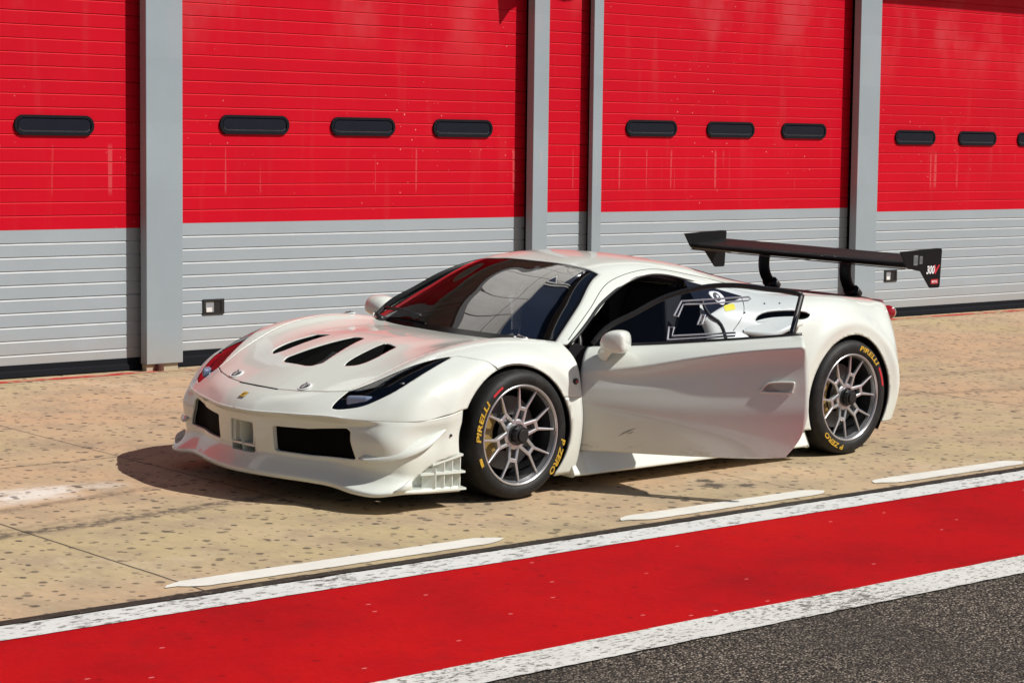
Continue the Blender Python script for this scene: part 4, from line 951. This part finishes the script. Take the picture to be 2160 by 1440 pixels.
# --- wheels
def tyre_prof(r, half):
    o = [(.2555,-half+.010),(.262,-half-.002),(.280,-half-.010),(r-.030,-half-.008),(r-.014,-half+.006),(r-.004,-half+.028),(r,-half+.06)]
    return o+[(a, -b) for a, b in o[::-1]]
def arc_text(txt, h, a0, rad, y, width, shear=.15, bold=.03):
    V, F = text_mesh(txt, h, shear, bold, width); P = []
    for x_, y_ in V:
        a = R(a0)-x_/rad; P.append(((rad-h/2+y_)*math.cos(a), y, (rad-h/2+y_)*math.sin(a)))
    return P, F
def make_wheel(x, z, s, r, half, rot, texts, yc):
    w = MB()
    w.revolve([(.2600,-half+.004),(.2585,-half-.004),(.2500,-half-.004),(.2475,-half+.004),(.2430,-half+.006),(.2370,-half+.030),(.2300,-half+.10),(.2300,half-.02),(.2560,half-.01),(.2600,half)], 96); nb = len(w.F)
    for k in range(6):
        a = R(rot+60*k); ca, sa = math.cos(a), math.sin(a)
        def P(rad, t, y): return (rad*ca-t*sa, y, rad*sa+t*ca)
        yf = -half+.004; hub = -half+.030
        def bar(p0, p1, w0, w1, y0, y1, dep):
            d = Vector((p1[0]-p0[0], 0, p1[1]-p0[1])); nn = Vector((-d.z, 0, d.x)).normalized(); V = []
            for (q, ww, yy) in ((p0, w0, y0), (p1, w1, y1)):
                for sg, dy, kk in ((1, .004, 1.), (.62, 0, 1.), (-.62, 0, 1.), (-1, .004, 1.), (-1, dep, .8), (1, dep, .8)):
                    c_ = Vector((q[0], 0, q[1]))+nn*ww*sg*kk; V.append(P(c_.x, c_.z, yy+dy))
            w.add(V, [(q, (q+1) % 6, 6+(q+1) % 6, 6+q) for q in range(6)]+[tuple(range(6))[::-1], tuple(range(6, 12))])
        for t in (-1, 1):
            bar((.030, t*.031), (.138, t*.023), .0105, .0092, hub+.004, hub-.010, .026)
            bar((.134, t*.021), (.2470, t*.066), .0090, .0045, hub-.010, yf+.004, .016)
        bar((.134, -.022), (.134, .022), .011, .011, hub-.009, hub-.009, .034)
    w.revolve([(.020, hub), (.070, hub), (.080, hub+.006), (.080, hub+.06), (.020, hub+.06)], 48)
    rim = w.build('wheel', [M['alu'], M['alu_dark']], car); rim.data.polygons.foreach_set('material_index', [(1 if q % 10 in (3, 5, 6, 7) else 0) for q in range(nb)]+[0]*(len(w.F)-nb)); rim.location = (x, s*yc, z)
    if s > 0: rim.rotation_euler = (0, 0, math.pi)
    sm = rim.modifiers.new('bevel', 'BEVEL'); sm.width = .0015; sm.segments = 1; sm.limit_method = 'ANGLE'
    b = MB(); b.revolve(tyre_prof(r, half), 96); b.build('tyre', M['tyre'], rim, True)
    b = MB(); b.tube([(0, -half+.055, 0), (0, -half-.012, 0)], .046, 12); b.tube([(0, -half-.012, 0), (0, -half-.024, 0)], .032, 24); b.revolve([(.050,-half+.02),(.056,-half+.02),(.056,-half+.035),(.050,-half+.035)], 24); bevel(b.build('wheel_nut', M['black'], rim), .003)
    b = MB(); b.revolve([(.095,.02-half+.09),(.190,.02-half+.09),(.190,.02-half+.125),(.095,.02-half+.125)], 64); b.build('brake_disc', M['disc'], rim)
    b = MB()
    for k in range(9):
        a = R(148+8*k); 
    cal = [(.125*math.cos(R(a)), .125*math.sin(R(a))) for a in range(140, 221, 8)]+[(.212*math.cos(R(a)), .212*math.sin(R(a))) for a in range(220, 139, -8)]
    if s > 0: cal = [(-p[0], p[1]) for p in cal]
    b.prism(cal, 1, -half+.075, -half+.15); bevel(b.build('brake_caliper', M['caliper'], rim), .008)
    b = MB(); b.revolve([(.0,half-.06),(.225,half-.06),(.225,half-.055),(.0,half-.055)], 48, False); b.build('inner_shield', M['matt'], rim)
    ty = -half-.0108
    for (txt, a0, h, wd, mat) in texts:
        P_, F_ = arc_text(txt, h, a0, .2965, ty, wd); mesh_obj('tyre_lettering', P_, F_, M[mat], rim)
    return rim
def arc_block(rim, a0, a1, ra, rb, y, mat):
    n = 12; V = []; F = []
    for k in range(n+1):
        a = R(a0+(a1-a0)*k/n); V += [(ra*math.cos(a), y, ra*math.sin(a)), (rb*math.cos(a), y, rb*math.sin(a))]
    for k in range(n): F.append((2*k, 2*k+1, 2*k+3, 2*k+2))
    mesh_obj('tyre_mark', V, F, M[mat], rim)
HF, HR = .138, .150
for s in (-1, 1):
    wf_ = make_wheel(0, .335, s, .335, HF, 17, [('PIRELLI', 183, .031, .215, 'yellow'), ('P ZERO', -8, .031, .20, 'yellow')], .958-HF)
    arc_block(wf_, 134, 119, .285, .297, -HF-.0108, 'red_print'); arc_block(wf_, 208, 199, .288, .306, -HF-.0108, 'yellow')
    wr_ = make_wheel(2.65, .343, s, .343, HR, 14, [('PIRELLI', 78, .030, .21, 'yellow'), ('P ZERO', 259, .031, .20, 'yellow')], .962-HR)
    arc_block(wr_, 33, 10, .290, .304, -HR-.0108, 'red_print')
